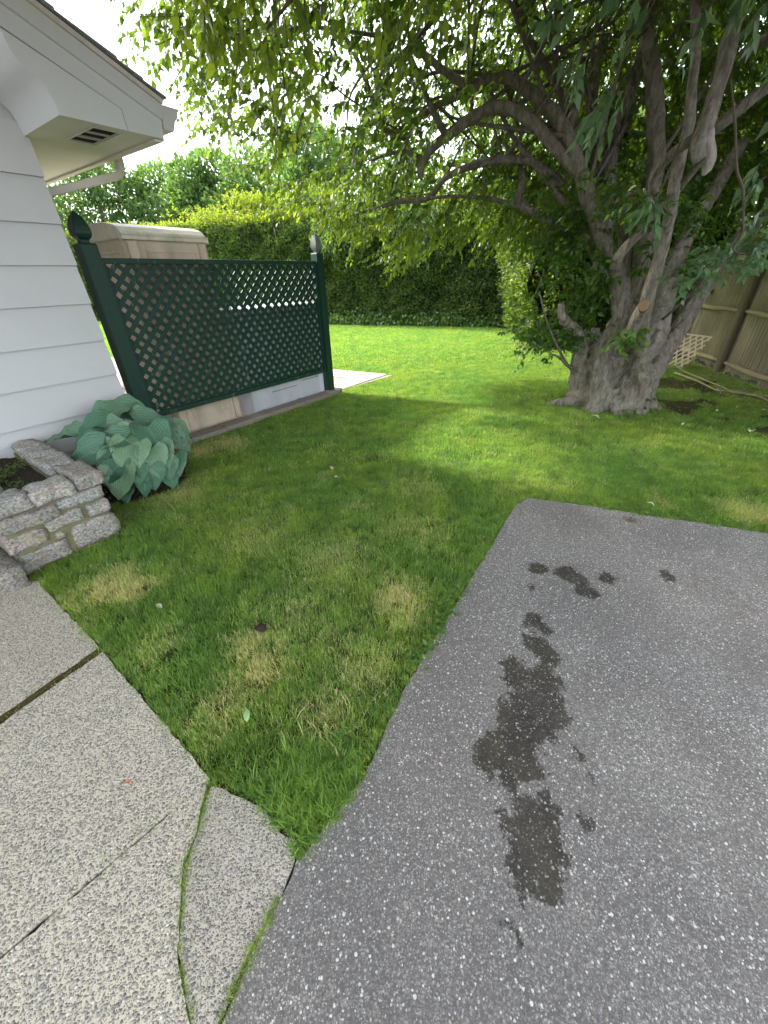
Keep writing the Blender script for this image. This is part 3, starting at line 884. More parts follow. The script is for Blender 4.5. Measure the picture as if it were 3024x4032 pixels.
# arched lid with overhanging lip
V_, F_ = [], []
nz_ = 14
for i in range(nz_ + 1):
    u = i / nz_
    tt = xt0 - .03 + (xt1 - xt0 + .06) * u
    hz = 1.905 + .045 + .075 * math.sin(math.pi * min(max(u, .02), .98)) ** .7
    for s in (xs0 - .03, xs1 + .03):
        V_.append(L(s, tt, 1.882)); V_.append(L(s, tt, hz if 0 < i < nz_ else 1.93))
for i in range(nz_):
    a_ = i * 4
    F_ += [(a_, a_ + 1, a_ + 5, a_ + 4), (a_ + 2, a_ + 6, a_ + 7, a_ + 3), (a_ + 1, a_ + 3, a_ + 7, a_ + 5), (a_, a_ + 4, a_ + 6, a_ + 2)]
F_ += [(0, 2, 3, 1), (nz_ * 4, nz_ * 4 + 1, nz_ * 4 + 3, nz_ * 4 + 2)]
lid = mesh_obj('lid', V_, F_, M_shedlid, shed)
bv = lid.modifiers.new('b', 'BEVEL'); bv.width = .012; bv.segments = 2; bv.limit_method = 'ANGLE'
_rb('lid_lip', xs0 - .036, xs1 + .036, xt1 + .004, xt1 + .034, 1.875, 1.912, M_shedlid, shed, .01, 2)
# moulded frames on the front and side faces
def frame(name, s0, s1, z0, z1, t, mat, parent, w=.02, d=.010):
    for a_, b_, c_, d_ in ((s0, s1, z1 - w, z1), (s0, s1, z0, z0 + w), (s0, s0 + w, z0 + w, z1 - w), (s1 - w, s1, z0 + w, z1 - w)):
        lbox(name, a_, b_, t, t + d, c_, d_, mat, parent, .003)
frame('moulded_rib', xs0 + .17, xs1 - .10, 1.02, 1.80, xt1 - .001, M_shed, shed)
frame('moulded_rib', xs0 + .17, xs1 - .10, .16, .94, xt1 - .001, M_shed, shed)
_rb('corner_column', xs1 - .075, xs1 + .012, xt1 - .05, xt1 + .012, .03, 1.872, M_shed, shed, .014, 2)
_rb('corner_column', xs0 - .012, xs0 + .09, xt1 - .05, xt1 + .012, .03, 1.872, M_shed, shed, .014, 2)
# side frame facing the house
for z0, z1 in ((1.0, 1.80), (.2, .9)):
    for (ta, tb, za, zb) in ((xt0 + .1, xt1 - .12, z1 - .02, z1), (xt0 + .1, xt1 - .12, z0, z0 + .02), (xt0 + .1, xt0 + .12, z0 + .02, z1 - .02), (xt1 - .14, xt1 - .12, z0 + .02, z1 - .02)):
        lbox('moulded_rib', xs0 - .010, xs0 + .001, ta, tb, za, zb, M_shed, shed, .003)
box = empty('deck_box', tuple(L(-.6, -.4, 0)), 'low grey resin deck box behind the right half of the green lattice', 'storage box')
_rb('box_body', -1.34, -.035, -.50, -.045, .03, 1.12, M_box, box, .05, 4)
_rb('box_lid', -1.37, .0, -.53, -.040, 1.13, 1.25, resin('grey_resin_lid', (.33, .33, .36), .4), box, .03, 3)
lbox('front_groove', -.98, -.52, -.0455, -.040, .24, .245, M_dark, box, 0)
lbox('front_groove', -.42, -.09, -.0455, -.040, .285, .29, M_dark, box, 0)
lbox('foot_band', -1.33, -.045, -.06, -.039, .032, .075, M_box, box, .004)

# ------------------------------------------------------------------ granite planter
pl = empty('stone_planter', tuple(L(-3.9, .8, 0)), 'raised planter of lichened granite blocks against the white siding', 'planter')
PS0, PS1, PT0, PT1 = -4.17, -3.60, .16, 1.35
def stone(s0, s1, t0, t1, z0, z1, seed, parent, mat=M_granite, rough=.013, bev=.012):
    bm = bmesh.new()
    bmesh.ops.create_cube(bm, size=1)
    bmesh.ops.subdivide_edges(bm, edges=bm.edges[:], cuts=5, use_grid_fill=True)
    for v in bm.verts:
        x, y, z = v.co * 2
        dims = (s1 - s0, t1 - t0, z1 - z0)
        # round the corners
        r_ = min(bev * 1.3, min(dims) * .45)
        hd = [d_ / 2 for d_ in dims]
        p = [x * hd[0], y * hd[1], z * hd[2]]
        inner = [min(max(p[i], -hd[i] + r_), hd[i] - r_) for i in range(3)]
        dv = Vector([p[i] - inner[i] for i in range(3)])
        if dv.length > 1e-6:
            dv = dv.normalized() * min(dv.length, r_)
        q = Vector(inner) + dv
        w = L((s0 + s1) / 2 + q.x, (t0 + t1) / 2 + q.y, (z0 + z1) / 2 + q.z)
        wv = Vector(tuple(w))
        nz = Vector((mnoise.noise(wv * 11 + Vector((seed, 0, 0))), mnoise.noise(wv * 11 + Vector((0, seed, 7))), mnoise.noise(wv * 13 + Vector((3, 0, seed)))))
        nz2 = Vector((mnoise.noise(wv * 34 + Vector((seed, 0, 0))), mnoise.noise(wv * 34 + Vector((0, seed, 7))), mnoise.noise(wv * 34 + Vector((3, 0, seed)))))
        v.co = wv + nz * rough * 1.5 + nz2 * rough * .7
    o = bm_obj('stone', bm, mat, parent, smooth=True)
    return o
# mortar core, soil and backing
prism('mortar', [L(PS0 + .02, PT1 - .17, -.04), L(PS1 - .02, PT1 - .17, -.04), L(PS1 - .02, PT1 - .17, .40), L(PS0 + .02, PT1 - .17, .40)], NN * .148, M_mortar, pl, 0)
prism('mortar', [L(PS1 - .16, PT0, -.04), L(PS1 - .022, PT0, -.04), L(PS1 - .022, PT0, .40), L(PS1 - .16, PT0, .40)], NN * (PT1 - PT0 - .18), M_mortar, pl, 0)
prism('mortar', [L(PS0 + .02, PT0, -.04), L(PS0 + .15, PT0, -.04), L(PS0 + .15, PT0, .40), L(PS0 + .02, PT0, .40)], NN * (PT1 - PT0 - .18), M_mortar, pl, 0)
k = 0
front = [  # s0, s1, z0, z1
    (-4.175, -3.905, .00, .125), (-3.875, -3.595, .01, .175),
    (-4.172, -3.985, .145, .255), (-3.965, -3.765, .195, .285), (-3.745, -3.60, .195, .285),
    (-3.95, -3.90, .14, .18), (-4.170, -3.875, .275, .375), (-3.855, -3.60, .305, .385)]
for s0, s1, z0, z1 in front:
    k += 1
    stone(s0, s1, PT1 - .12, PT1 + random.uniform(-.004, .006), z0, z1, k, pl)
for s0, s1, z1 in ((-4.185, -3.975, .49), (-3.965, -3.735, .485), ):
    k += 1; stone(s0, s1, PT1 - .17, PT1 + .018, .39, z1, k, pl, bev=.016)
k += 1; stone(-3.728, -3.575, PT1 - .36, PT1 + .02, .395, .488, k, pl, bev=.016)
t_ = PT1 - .37
while t_ > PT0 + .05:
    w = min(random.uniform(.2, .34), t_ - PT0)
    k += 1; stone(-3.76, -3.585, t_ - w + .008, t_, .395, .485 + random.uniform(-.008, .006), k, pl, bev=.014)
    t_ -= w
t_ = PT1 - .18
while t_ > PT0 + .05:
    w = min(random.uniform(.2, .34), t_ - PT0)
    k += 1; stone(-4.19, -4.03, t_ - w + .008, t_, .395, .485, k, pl, bev=.014)
    t_ -= w
for row, (z0, z1) in enumerate(((.0, .12), (.14, .25), (.27, .38))):
    for sa, sb in ((PS1 - .12, PS1), (PS0, PS0 + .12)):
        t_ = PT1 - .125 - .0
        while t_ > PT0 + .06:
            w = min(random.uniform(.16, .3), t_ - PT0)
            k += 1; stone(sa, sb + random.uniform(-.004, .006), t_ - w + .02, t_, z0, z1 + random.uniform(-.01, .01), k, pl)
            t_ -= w
# soil surface
V_, F_ = [], []
n_ = 14
for i in range(n_ + 1):
    for j in range(n_ + 1):
        s = -4.06 + .34 * i / n_; t = PT0 + (PT1 - .14 - PT0) * j / n_
        p = L(s, t, .375); p[2] += .02 * mnoise.noise(Vector(tuple(p * 12))) + .01 * mnoise.noise(Vector(tuple(p * 40)))
        V_.append(p)
for i in range(n_):
    for j in range(n_):
        a_ = i * (n_ + 1) + j; F_.append((a_, a_ + 1, a_ + n_ + 2, a_ + n_ + 1))
mesh_obj('soil', V_, F_, M_soil, pl, smooth=True)
stone(-3.83, -3.80, 1.03, 1.06, .385, .405, 91, pl, M_kerb, .004, .01)
# creeping plant in the planter
n = 1500
ss = rng.uniform(-4.05, -3.74, n); ttn = rng.uniform(PT0 + .1, PT1 - .2, n)
P = P0 + DD * ss[:, None] + NN * ttn[:, None] + UP * .385
kp = fbm(P, 7, 3) > .02
P = P[kp]; P[:, 2] += rng.uniform(0, .035, len(P))
d_ = rdir(len(P)); d_[:, 2] = np.abs(d_[:, 2]) * .4
gc = leaf_cloud('creeping_plant', P, d_, np.tile(UP, (len(P), 1)) + rdir(len(P)) * .5, rng.uniform(.012, .022, len(P)), rng.uniform(.009, .014, len(P)), M_weed)
tag(gc, 'low bright green creeping plant growing in the soil of the granite planter', 'plant', kind='stuff')
# step block at lower left
blk = empty('granite_step', (-2.5, 1.75, 0), 'rough granite step block at the lower left foot of the stone planter', 'stone step')
bm = bmesh.new()
bmesh.ops.create_cube(bm, size=1); bmesh.ops.subdivide_edges(bm, edges=bm.edges[:], cuts=7, use_grid_fill=True)
for v in bm.verts:
    p = L(-4.53 + v.co.x * .69, 1.33 + v.co.y * .34, .045 + v.co.z * .20)
    w = Vector(tuple(p)); v.co = w + Vector((mnoise.noise(w * 9), mnoise.noise(w * 9 + Vector((5, 5, 5))), mnoise.noise(w * 10 + Vector((9, 0, 0))))) * .018
bm_obj('stone', bm, M_granite, blk, smooth=True)

# ------------------------------------------------------------------ hosta
HOSTA = [
    (-1.938, 2.756, 0.402, 0.429, -0.604, 0.672, 0.019, -0.738, -0.675, 0.268, 0.321) ,
    (-2.012, 2.637, 0.252, 0.423, -0.761, 0.492, -0.155, -0.596, -0.788, 0.24, 0.282) ,
    (-2.58, 2.998, 0.5, 0.049, -0.477, 0.878, -0.999, -0.005, 0.054, 0.422, 0.133) ,
    (-2.256, 2.945, 0.557, 0.239, -0.473, 0.848, -0.628, -0.742, -0.236, 0.282, 0.283) ,
    (-2.242, 3.326, 0.624, 0.257, -0.295, 0.92, 0.471, 0.87, 0.148, 0.347, 0.351) ,
    (-2.133, 3.37, 0.559, 0.315, -0.253, 0.915, 0.914, 0.341, -0.22, 0.371, 0.313) ,
    (-1.961, 3.246, 0.528, 0.409, -0.313, 0.857, 0.891, 0.341, -0.3, 0.409, 0.3) ,
    (-1.83, 2.978, 0.453, 0.486, -0.464, 0.74, 0.534, -0.513, -0.672, 0.278, 0.315) ,
    (-2.115, 2.81, 0.503, 0.313, -0.546, 0.777, -0.923, -0.367, 0.114, 0.285, 0.218) ,
    (-2.114, 3.005, 0.566, 0.311, -0.438, 0.843, 0.936, -0.013, -0.352, 0.245, 0.138) ,
    (-2.231, 2.715, 0.445, 0.25, -0.626, 0.738, -0.845, -0.514, -0.149, 0.291, 0.246) ,
    (-1.805, 2.821, 0.329, 0.544, -0.592, 0.594, 0.325, -0.504, -0.8, 0.227, 0.234) ,
    (-1.822, 2.763, 0.225, 0.576, -0.68, 0.454, 0.175, -0.44, -0.881, 0.19, 0.198) ,
    (-2.058, 2.676, 0.379, 0.361, -0.667, 0.652, -0.419, -0.74, -0.526, 0.208, 0.216) ,
    (-1.752, 2.873, 0.156, 0.677, -0.64, 0.363, 0.26, -0.254, -0.932, 0.161, 0.165) ,
    (-1.709, 2.957, 0.253, 0.672, -0.536, 0.511, 0.185, -0.547, -0.817, 0.193, 0.165) ,
    (-1.826, 3.422, 0.362, 0.613, -0.17, 0.772, 0.78, -0.024, -0.625, 0.207, 0.145) ,
    (-1.83, 3.202, 0.466, 0.503, -0.336, 0.796, 0.78, -0.22, -0.586, 0.187, 0.183) ,
    (-1.883, 2.715, 0.166, 0.552, -0.747, 0.37, -0.06, -0.478, -0.877, 0.109, 0.12) ,
    (-1.894, 2.708, 0.278, 0.499, -0.691, 0.524, 0.154, -0.524, -0.838, 0.152, 0.169) ,
    (-1.77, 2.9, 0.353, 0.563, -0.535, 0.63, 0.454, -0.437, -0.777, 0.222, 0.218) ,
    (-1.733, 3.135, 0.378, 0.606, -0.382, 0.697, 0.745, -0.034, -0.666, 0.214, 0.193) ,
    (-1.984, 2.915, 0.515, 0.381, -0.487, 0.786, 0.872, -0.094, -0.481, 0.19, 0.157) ,
    (-2.167, 2.771, 0.486, 0.286, -0.574, 0.767, -0.948, -0.287, 0.138, 0.174, 0.14) ,
    (-2.052, 2.641, 0.315, 0.378, -0.724, 0.577, -0.568, -0.673, -0.473, 0.167, 0.169) ,
    (-1.745, 2.87, 0.245, 0.635, -0.598, 0.489, 0.254, -0.437, -0.863, 0.172, 0.172) ,
]
hb = np.array([-2.22, 3.16, .0])
hosta = empty('hosta', tuple(hb), 'large blue-green hosta with ribbed heart-shaped leaves between planter and lattice screen', 'plant')
def hosta_mesh(seed, chew=False):
    rr = random.Random(seed)
    nx, ny = 10, 14
    V_, F_, UV = [], [], []
    for j in range(ny + 1):
        y = j / ny
        # heart outline: half width along the length, lobes reach behind the stalk
        wv = (math.sin(math.pi * min(1, (y * .93 + .07)) ** .62)) ** .85 * (1 - .12 * y)
        wv = max(wv, .02)
        for i in range(-nx, nx + 1):
            x = i / nx
            yy = y - (.20 * abs(x) ** 1.2) * (1 - y) ** 1.4 + 0.0
            edge = abs(x) ** 6 * .03 * math.sin(y * 22 + seed)
            z = .11 * (x * wv) ** 2 * 2.2 - .20 * max(0, y - .25) ** 2 - .05 * abs(x) ** 3 + .02 * math.sin(y * 9 + x * 3 + seed) * (abs(x) + .2) + edge
            V_.append((x * wv * .5, yy, z)); UV.append((x, y, 0))
    w = 2 * nx + 1
    for j in range(ny):
        for i in range(2 * nx):
            if chew and rr.random() < .10: continue
            a_ = j * w + i; F_.append((a_, a_ + 1, a_ + w + 1, a_ + w))
    me = bpy.data.meshes.new('leaf')
    me.from_pydata(V_, [], F_); me.materials.append(M_hosta)
    me.polygons.foreach_set('use_smooth', [True] * len(me.polygons))
    at = me.attributes.new('uvx', 'FLOAT_VECTOR', 'POINT'); at.data.foreach_set('vector', np.array(UV, dtype=np.float32).ravel())
    return me
hm = [hosta_mesh(s) for s in (1, 2, 3, 4)] + [hosta_mesh(9, True)]
stalks = []
def put_leaf(p, n, tip, ln, wd, me):
    n = Vector(n).normalized(); t = Vector(tip); t = (t - n * t.dot(n)).normalized(); x = t.cross(n).normalized()
    M = Matrix(((x.x * wd, t.x * ln, n.x * ln), (x.y * wd, t.y * ln, n.y * ln), (x.z * wd, t.z * ln, n.z * ln))).to_4x4()
    base = Vector(p) - t * ln * .45
    o = bpy.data.objects.new('leaf', me); link(o, hosta)
    M.translation = base - Vector(tuple(hb))
    o.matrix_basis = M
    root = Vector((hb[0] + (base.x - hb[0]) * .12, hb[1] + (base.y - hb[1]) * .12, .0))
    att = base + t * ln * .06
    mid = (root + att) / 2 + Vector((0, 0, .07))
    stalks.append(([tuple(root), tuple(mid), tuple(att)], [.007, .006, .004]))
random.seed(12)
for i, (x, y, z, nx_, ny_, nz_, tx, ty, tz, ln, wd) in enumerate(HOSTA):
    ln = min(max(ln, .15), .29); wd = min(max(wd, ln * .75), ln * 1.0)
    if i == 2: ln, wd = .33, .17
    n_ = Vector((nx_, ny_, nz_)) + Vector((random.uniform(-.28, .28), random.uniform(-.2, .2), random.uniform(-.2, .2)))
    put_leaf((x, y, z), n_, (tx, ty, tz), ln * 1.06, wd * 1.08, hm[4] if i == 21 else hm[i % 4])
for i in range(14):
    th = random.uniform(0, 2 * math.pi); rr_ = random.uniform(.05, .42)
    x = hb[0] + math.cos(th) * rr_; y = hb[1] + math.sin(th) * rr_; z = .30 - .8 * rr_ ** 2 - random.uniform(.05, .2) - (.06 if rr_ > .3 else 0)
    sl = (np.array([x, y, 0]) - P0)
    if DD @ sl < -3.5 or NN @ sl < .22 or (NN @ sl > 1.05): continue
    z = max(z, .09)
    put_leaf((x, y, z), (math.cos(th) * .6, math.sin(th) * .6, 1), (math.cos(th), math.sin(th), -.5), random.uniform(.15, .24), random.uniform(.14, .2), hm[random.randrange(4)])
multi_tube('stalks', stalks, M_stem, hosta, sides=5, sub=3)

# ------------------------------------------------------------------ stockade fence
fd = np.array([.2079, .9781, 0.]); fn = np.array([-.9781, .2079, 0.])     # along (away), towards the lawn
FB = np.array([5.86, 6.80, 0.])
def Fp(a_, b_, z): return FB + fd * a_ + fn * b_ + UP * z
fence = empty('stockade_fence', tuple(FB), 'weathered stockade fence of round-edged pickets with half-round rails behind the tree', 'fence')
random.seed(21)
a = -5.6
fi = 0
while a < 4.4:
    w = random.uniform(.062, .085)
    top = 1.86 + random.uniform(-.03, .03) + .02 * math.sin(a * 3)
    if 0.1 < a < 1.1: top -= random.uniform(0, .22)
    bot = random.uniform(.01, .09)
    pts = []
    nseg = 6
    jt = random.uniform(-.004, .004)
    for i in range(nseg + 1):
        th = math.pi * i / nseg
        pts.append((a + w / 2 - math.cos(th) * w / 2, math.sin(th) * w * .42 + jt))
    bm = bmesh.new()
    rings = []
    for z, sc_ in ((bot, 1), (top - .09, 1), (top - .03, .55), (top, .12)):
        rings.append([bm.verts.new(tuple(Fp(a + w / 2 + (p - a - w / 2) * sc_ + (z - 1) * random.uniform(-.001, .001), q * (sc_ * .5 + .5), z))) for p, q in pts])
    for r0, r1 in zip(rings, rings[1:]):
        for i in range(nseg): bm.faces.new([r0[i], r0[i + 1], r1[i + 1], r1[i]])
        bm.faces.new([r0[-1], r0[0], r1[0], r1[-1]])
    bm.faces.new(rings[0]); bm.faces.new(rings[-1])
    bm_obj('picket', bm, M_fence, fence, smooth=False)
    a += w + random.uniform(.001, .005)
for pa in (-4.9, -2.44, .02, 2.48):
    bm = bmesh.new()
    r0 = bmesh.ops.create_cone(bm, segments=12, radius1=.062, radius2=.058, depth=2.0, cap_ends=True)['verts']
    for v in r0: v.co = Vector(tuple(Fp(pa + v.co.x, .085 + v.co.y, .93 + v.co.z)))
    bm_obj('post', bm, M_fencepost, fence, smooth=False)
for z in (.165, .935, 1.66):
    for pa in (-4.9, -2.44, .02, 2.48):
        e0, e1 = pa + .07, pa + 2.38
        pts, rd = [], []
        for i in range(9):
            q = e0 + (e1 - e0) * i / 8
            r = .040 if 0 < i < 8 else .022
            pts.append(tuple(Fp(q, .055, z + .01 * math.sin(i * 1.3 + pa) - (.0 if z > .2 else 0.0)))); rd.append(r)
        tube('rail', pts, rd, M_rail, fence, sides=10, wob=.15, sub=2)
# small bare lattice piece leaning on the fence
frag = empty('lattice_piece', (5.36, 7.35, 0), 'small broken piece of bare wooden lattice leaning at the foot of the fence', 'lattice piece')
FA, FBp, FC, FD_ = [np.array(q) for q in ((5.384, 7.305, .56), (5.60, 6.99, .545), (5.47, 7.20, 0.0), (5.22, 7.52, 0.0))]
def fq(u, v):  # u along the bottom, v up
    return (FD_ * (1 - u) + FC * u) * (1 - v) + (FA * (1 - u) + FBp * u) * v
fnr = np.cross(FC - FD_, FA - FD_); fnr /= np.linalg.norm(fnr)
if fnr[1] > 0: fnr = -fnr
def frag_lath(p, q, off):
    p3, q3 = fq(*p) + fnr * off, fq(*q) + fnr * off
    d_ = unit(q3 - p3); sd = np.cross(d_, fnr) * .012
    prism('lath', [p3 - sd, q3 - sd, q3 + sd, p3 + sd], fnr * .007, M_fraglath, frag, 0)
for c in np.arange(-.72, 1.0, .24):
    p = (max(c, 0), max(0, -c)) ; q = (min(c + 1.0, 1.0), min(1, 1 - c)) if c >= 0 else (min(1 + c, 1), 1)
    frag_lath(p, q if c < 0 else (1.0, 1 - c), .0)
for c in np.arange(.2, 1.9, .24):
    p = (min(c, 1), max(0, c - 1)); q = (max(0, c - 1), min(c, 1))
    frag_lath(p, q, .009)
frag_lath((0, 1), (1, 1), .018)

# ------------------------------------------------------------------ the many-stemmed tree
LIMBS = {
    'stub_left': [(2.625, 5.2, 0.151, 0.136), (2.53, 5.15, 0.579, 0.11), (2.462, 5.1, 0.844, 0.093), (2.272, 5.05, 0.992, 0.067), (2.136, 5.0, 1.091, 0.05), (2.093, 5.0, 1.229, 0.032)],
    'main_left': [(2.785, 5.0, 0.138, 0.198), (2.68, 5.0, 0.639, 0.112), (2.732, 4.95, 0.874, 0.103), (2.779, 4.9, 1.061, 0.105), (2.731, 4.95, 1.28, 0.109), (2.698, 5.05, 1.508, 0.103), (2.575, 5.15, 1.719, 0.091), (2.475, 5.25, 1.913, 0.088), (2.405, 5.35, 2.092, 0.087), (2.333, 5.45, 2.251, 0.09), (2.186, 5.55, 2.574, 0.083), (2.062, 5.65, 2.811, 0.082), (1.891, 5.75, 3.01, 0.074), (1.637, 5.85, 3.208, 0.065), (1.383, 5.9, 3.32, 0.057), (1.058, 5.95, 3.28, 0.049), (0.777, 6.0, 3.398, 0.041), (0.464, 6.05, 3.597, 0.027)],
    'left_fork': [(2.058, 5.6, 2.775, 0.06), (2.166, 5.8, 3.006, 0.052), (2.265, 5.9, 3.2, 0.047), (2.391, 6.0, 3.415, 0.038), (2.43, 6.1, 3.696, 0.027)],
    'curl': [(2.676, 5.0, 1.463, 0.074), (2.567, 4.9, 1.596, 0.066), (2.584, 4.8, 1.744, 0.058), (2.67, 4.7, 1.891, 0.05), (2.724, 4.6, 2.003, 0.041), (2.749, 4.45, 2.183, 0.034), (2.751, 4.2, 2.372, 0.025)],
    'front_light': [(3.187, 4.8, 0.297, 0.141), (3.042, 4.75, 0.707, 0.095), (2.923, 4.7, 0.981, 0.085), (2.859, 4.65, 1.29, 0.076), (2.83, 4.6, 1.571, 0.072), (2.794, 4.55, 1.803, 0.064), (2.754, 4.5, 1.968, 0.06), (2.692, 4.45, 2.107, 0.058), (2.631, 4.4, 2.365, 0.05), (2.622, 4.4, 2.562, 0.047), (2.592, 4.45, 2.806, 0.041), (2.565, 4.5, 3.038, 0.036), (2.51, 4.6, 3.319, 0.032)],
    'cut_stub': [(2.768, 4.6, 0.964, 0.072), (2.722, 4.5, 1.112, 0.072), (2.705, 4.42, 1.208, 0.062)],
    'right_mid': [(3.105, 4.85, 0.151, 0.193), (3.133, 4.95, 0.49, 0.132), (3.341, 5.05, 0.795, 0.149), (3.381, 5.15, 1.127, 0.152), (3.404, 5.25, 1.447, 0.137), (3.493, 5.35, 1.679, 0.118), (3.625, 5.45, 1.979, 0.099), (3.727, 5.5, 2.167, 0.092), (3.87, 5.6, 2.38, 0.086), (4.055, 5.7, 2.723, 0.073)],
    'right_lean': [(3.427, 5.05, 0.068, 0.167), (3.531, 5.15, 0.422, 0.148), (3.688, 5.25, 0.723, 0.123), (3.849, 5.35, 0.998, 0.115), (4.03, 5.5, 1.298, 0.108), (4.231, 5.65, 1.593, 0.088), (4.472, 5.8, 1.838, 0.076), (4.856, 6.0, 2.115, 0.064)],
    'back_up': [(3.058, 5.3, 0.136, 0.208), (3.014, 5.45, 0.71, 0.168), (3.312, 5.55, 1.242, 0.148), (3.235, 5.6, 1.741, 0.129), (3.127, 5.6, 2.12, 0.112), (3.095, 5.6, 2.527, 0.101), (2.993, 5.6, 2.844, 0.094), (2.866, 5.6, 3.137, 0.086), (2.776, 5.65, 3.373, 0.076), (2.68, 5.7, 3.63, 0.065), (2.592, 5.8, 3.936, 0.049)],
    'back_left': [(2.852, 5.45, 0.21, 0.159), (2.832, 5.6, 0.886, 0.101), (2.808, 5.7, 1.388, 0.111), (2.814, 5.75, 1.675, 0.115), (2.767, 5.8, 2.074, 0.105), (2.831, 5.85, 2.072, 0.103), (2.748, 5.9, 2.52, 0.089), (2.768, 6.0, 2.879, 0.07), (2.862, 6.1, 3.271, 0.045), (2.93, 6.2, 3.668, 0.028)],
    'back_dark': [(3.313, 5.5, 0.499, 0.138), (3.258, 5.7, 1.237, 0.126), (3.133, 5.8, 1.752, 0.108), (2.99, 5.9, 2.141, 0.093), (2.669, 6.1, 2.556, 0.068), (2.528, 6.2, 3.128, 0.053), (2.542, 6.3, 3.651, 0.034)],
    'hang_snag': [(2.504, 3.9, 3.064, 0.04), (2.41, 3.85, 2.911, 0.051), (2.399, 3.8, 2.731, 0.059), (2.389, 3.8, 2.581, 0.057), (2.358, 3.75, 2.41, 0.062), (2.32, 3.7, 2.293, 0.066), (2.347, 3.66, 2.2, 0.048)],
    'cross_light': [(2.421, 4.3, 2.113, 0.038), (2.37, 4.25, 2.231, 0.039), (2.401, 4.15, 2.33, 0.039), (2.43, 4.0, 2.381, 0.037), (2.51, 3.9, 2.418, 0.042), (2.584, 3.85, 2.48, 0.041), (2.666, 3.8, 2.553, 0.036), (2.742, 3.75, 2.621, 0.031)],
    'arch': [(2.285, 5.5, 2.394, 0.056), (2.012, 5.6, 2.638, 0.066), (1.744, 5.7, 2.89, 0.071), (1.48, 5.8, 3.042, 0.066), (1.291, 5.85, 3.073, 0.066), (1.074, 5.9, 3.011, 0.065), (0.819, 5.95, 2.878, 0.061), (0.604, 6.0, 2.736, 0.05), (0.536, 6.0, 2.615, 0.036), (0.548, 6.0, 2.504, 0.015)],
    'arch_spur': [(0.801, 5.95, 2.891, 0.04), (0.696, 6.0, 3.043, 0.034), (0.614, 6.1, 3.206, 0.029), (0.479, 6.2, 3.488, 0.023), (0.378, 6.25, 3.655, 0.017)],
    'arch_side': [(0.57, 6.0, 2.696, 0.024), (0.389, 6.0, 2.76, 0.024), (0.195, 6.05, 2.767, 0.018), (-0.059, 6.1, 2.713, 0.009)],
    'pale_bough': [(2.14, 5.7, 2.386, 0.047), (1.789, 5.8, 2.603, 0.043), (1.482, 5.9, 2.656, 0.044), (1.142, 6.0, 2.628, 0.039), (0.846, 6.1, 2.537, 0.034), (0.65, 6.15, 2.358, 0.029), (0.276, 6.2, 2.335, 0.026), (-0.08, 6.3, 2.266, 0.02), (-0.453, 6.4, 2.211, 0.01)],
    'hook': [(2.391, 5.5, 1.756, 0.045), (2.072, 5.6, 2.015, 0.039), (1.808, 5.7, 2.16, 0.042), (1.668, 5.75, 2.277, 0.042), (1.702, 5.8, 2.43, 0.041), (1.675, 5.9, 2.591, 0.03), (1.498, 6.0, 2.815, 0.015)],
    'low_bough': [(1.813, 5.7, 2.13, 0.027), (1.579, 5.8, 2.242, 0.021), (1.32, 5.9, 2.312, 0.021), (0.944, 6.0, 2.35, 0.019), (0.673, 6.1, 2.351, 0.019)],
    'low_right': [(2.637, 5.5, 1.658, 0.055), (2.303, 5.6, 2.075, 0.05), (2.006, 5.7, 2.388, 0.044), (1.788, 5.8, 2.611, 0.035), (1.573, 5.9, 2.831, 0.029), (1.286, 6.0, 3.233, 0.022)],
    'dark_sweep': [(-0.622, 6.2, 3.936, 0.016), (-0.351, 6.3, 3.819, 0.022), (-0.149, 6.3, 3.565, 0.026), (-0.005, 6.3, 3.271, 0.027), (0.112, 6.2, 3.013, 0.027), (0.382, 6.2, 2.942, 0.027), (0.48, 6.1, 3.047, 0.029), (0.72, 6.1, 3.167, 0.032), (1.039, 6.0, 3.242, 0.036), (1.346, 5.9, 3.255, 0.041)],
    'thin_cross': [(0.037, 6.5, 3.503, 0.018), (0.218, 6.5, 3.635, 0.021), (0.421, 6.4, 3.729, 0.023), (0.563, 6.3, 3.804, 0.022), (0.743, 6.2, 3.894, 0.024)],
    'upper_cross': [(-0.1, 6.0, 3.951, 0.036), (0.129, 6.1, 3.845, 0.042), (0.21, 6.2, 3.719, 0.044), (0.126, 6.3, 3.607, 0.034)],
    'upper_span': [(1.483, 6.0, 3.824, 0.041), (1.609, 6.0, 3.652, 0.037), (1.814, 5.95, 3.432, 0.035), (2.015, 5.9, 3.18, 0.039), (2.127, 5.85, 2.97, 0.039)],
    'low_shoot': [(2.503, 5.1, 0.475, 0.023), (2.325, 5.0, 0.546, 0.019), (2.185, 4.95, 0.65, 0.015), (2.07, 4.9, 0.696, 0.009)],
    'low_shoot2': [(2.472, 5.1, 0.438, 0.019), (2.271, 5.0, 0.612, 0.016), (2.062, 4.95, 0.872, 0.012), (1.906, 4.9, 1.096, 0.009), (1.783, 4.9, 1.364, 0.006)],
    'right_twig': [(3.337, 5.0, 1.04, 0.015), (3.316, 4.8, 1.183, 0.014), (3.31, 4.6, 1.369, 0.013), (3.251, 4.4, 1.507, 0.01)],
    'vine1': [(2.271, 3.5, 2.568, 0.005), (2.332, 3.4, 2.326, 0.007), (2.442, 3.4, 2.109, 0.009), (2.539, 3.4, 1.992, 0.009), (2.646, 3.4, 1.764, 0.006)],
}

TB = (3.05, 5.15, 0)
tree = empty('tree', TB, 'big many-stemmed tree with fluted grey trunk and arching boughs on the lawn', 'tree')
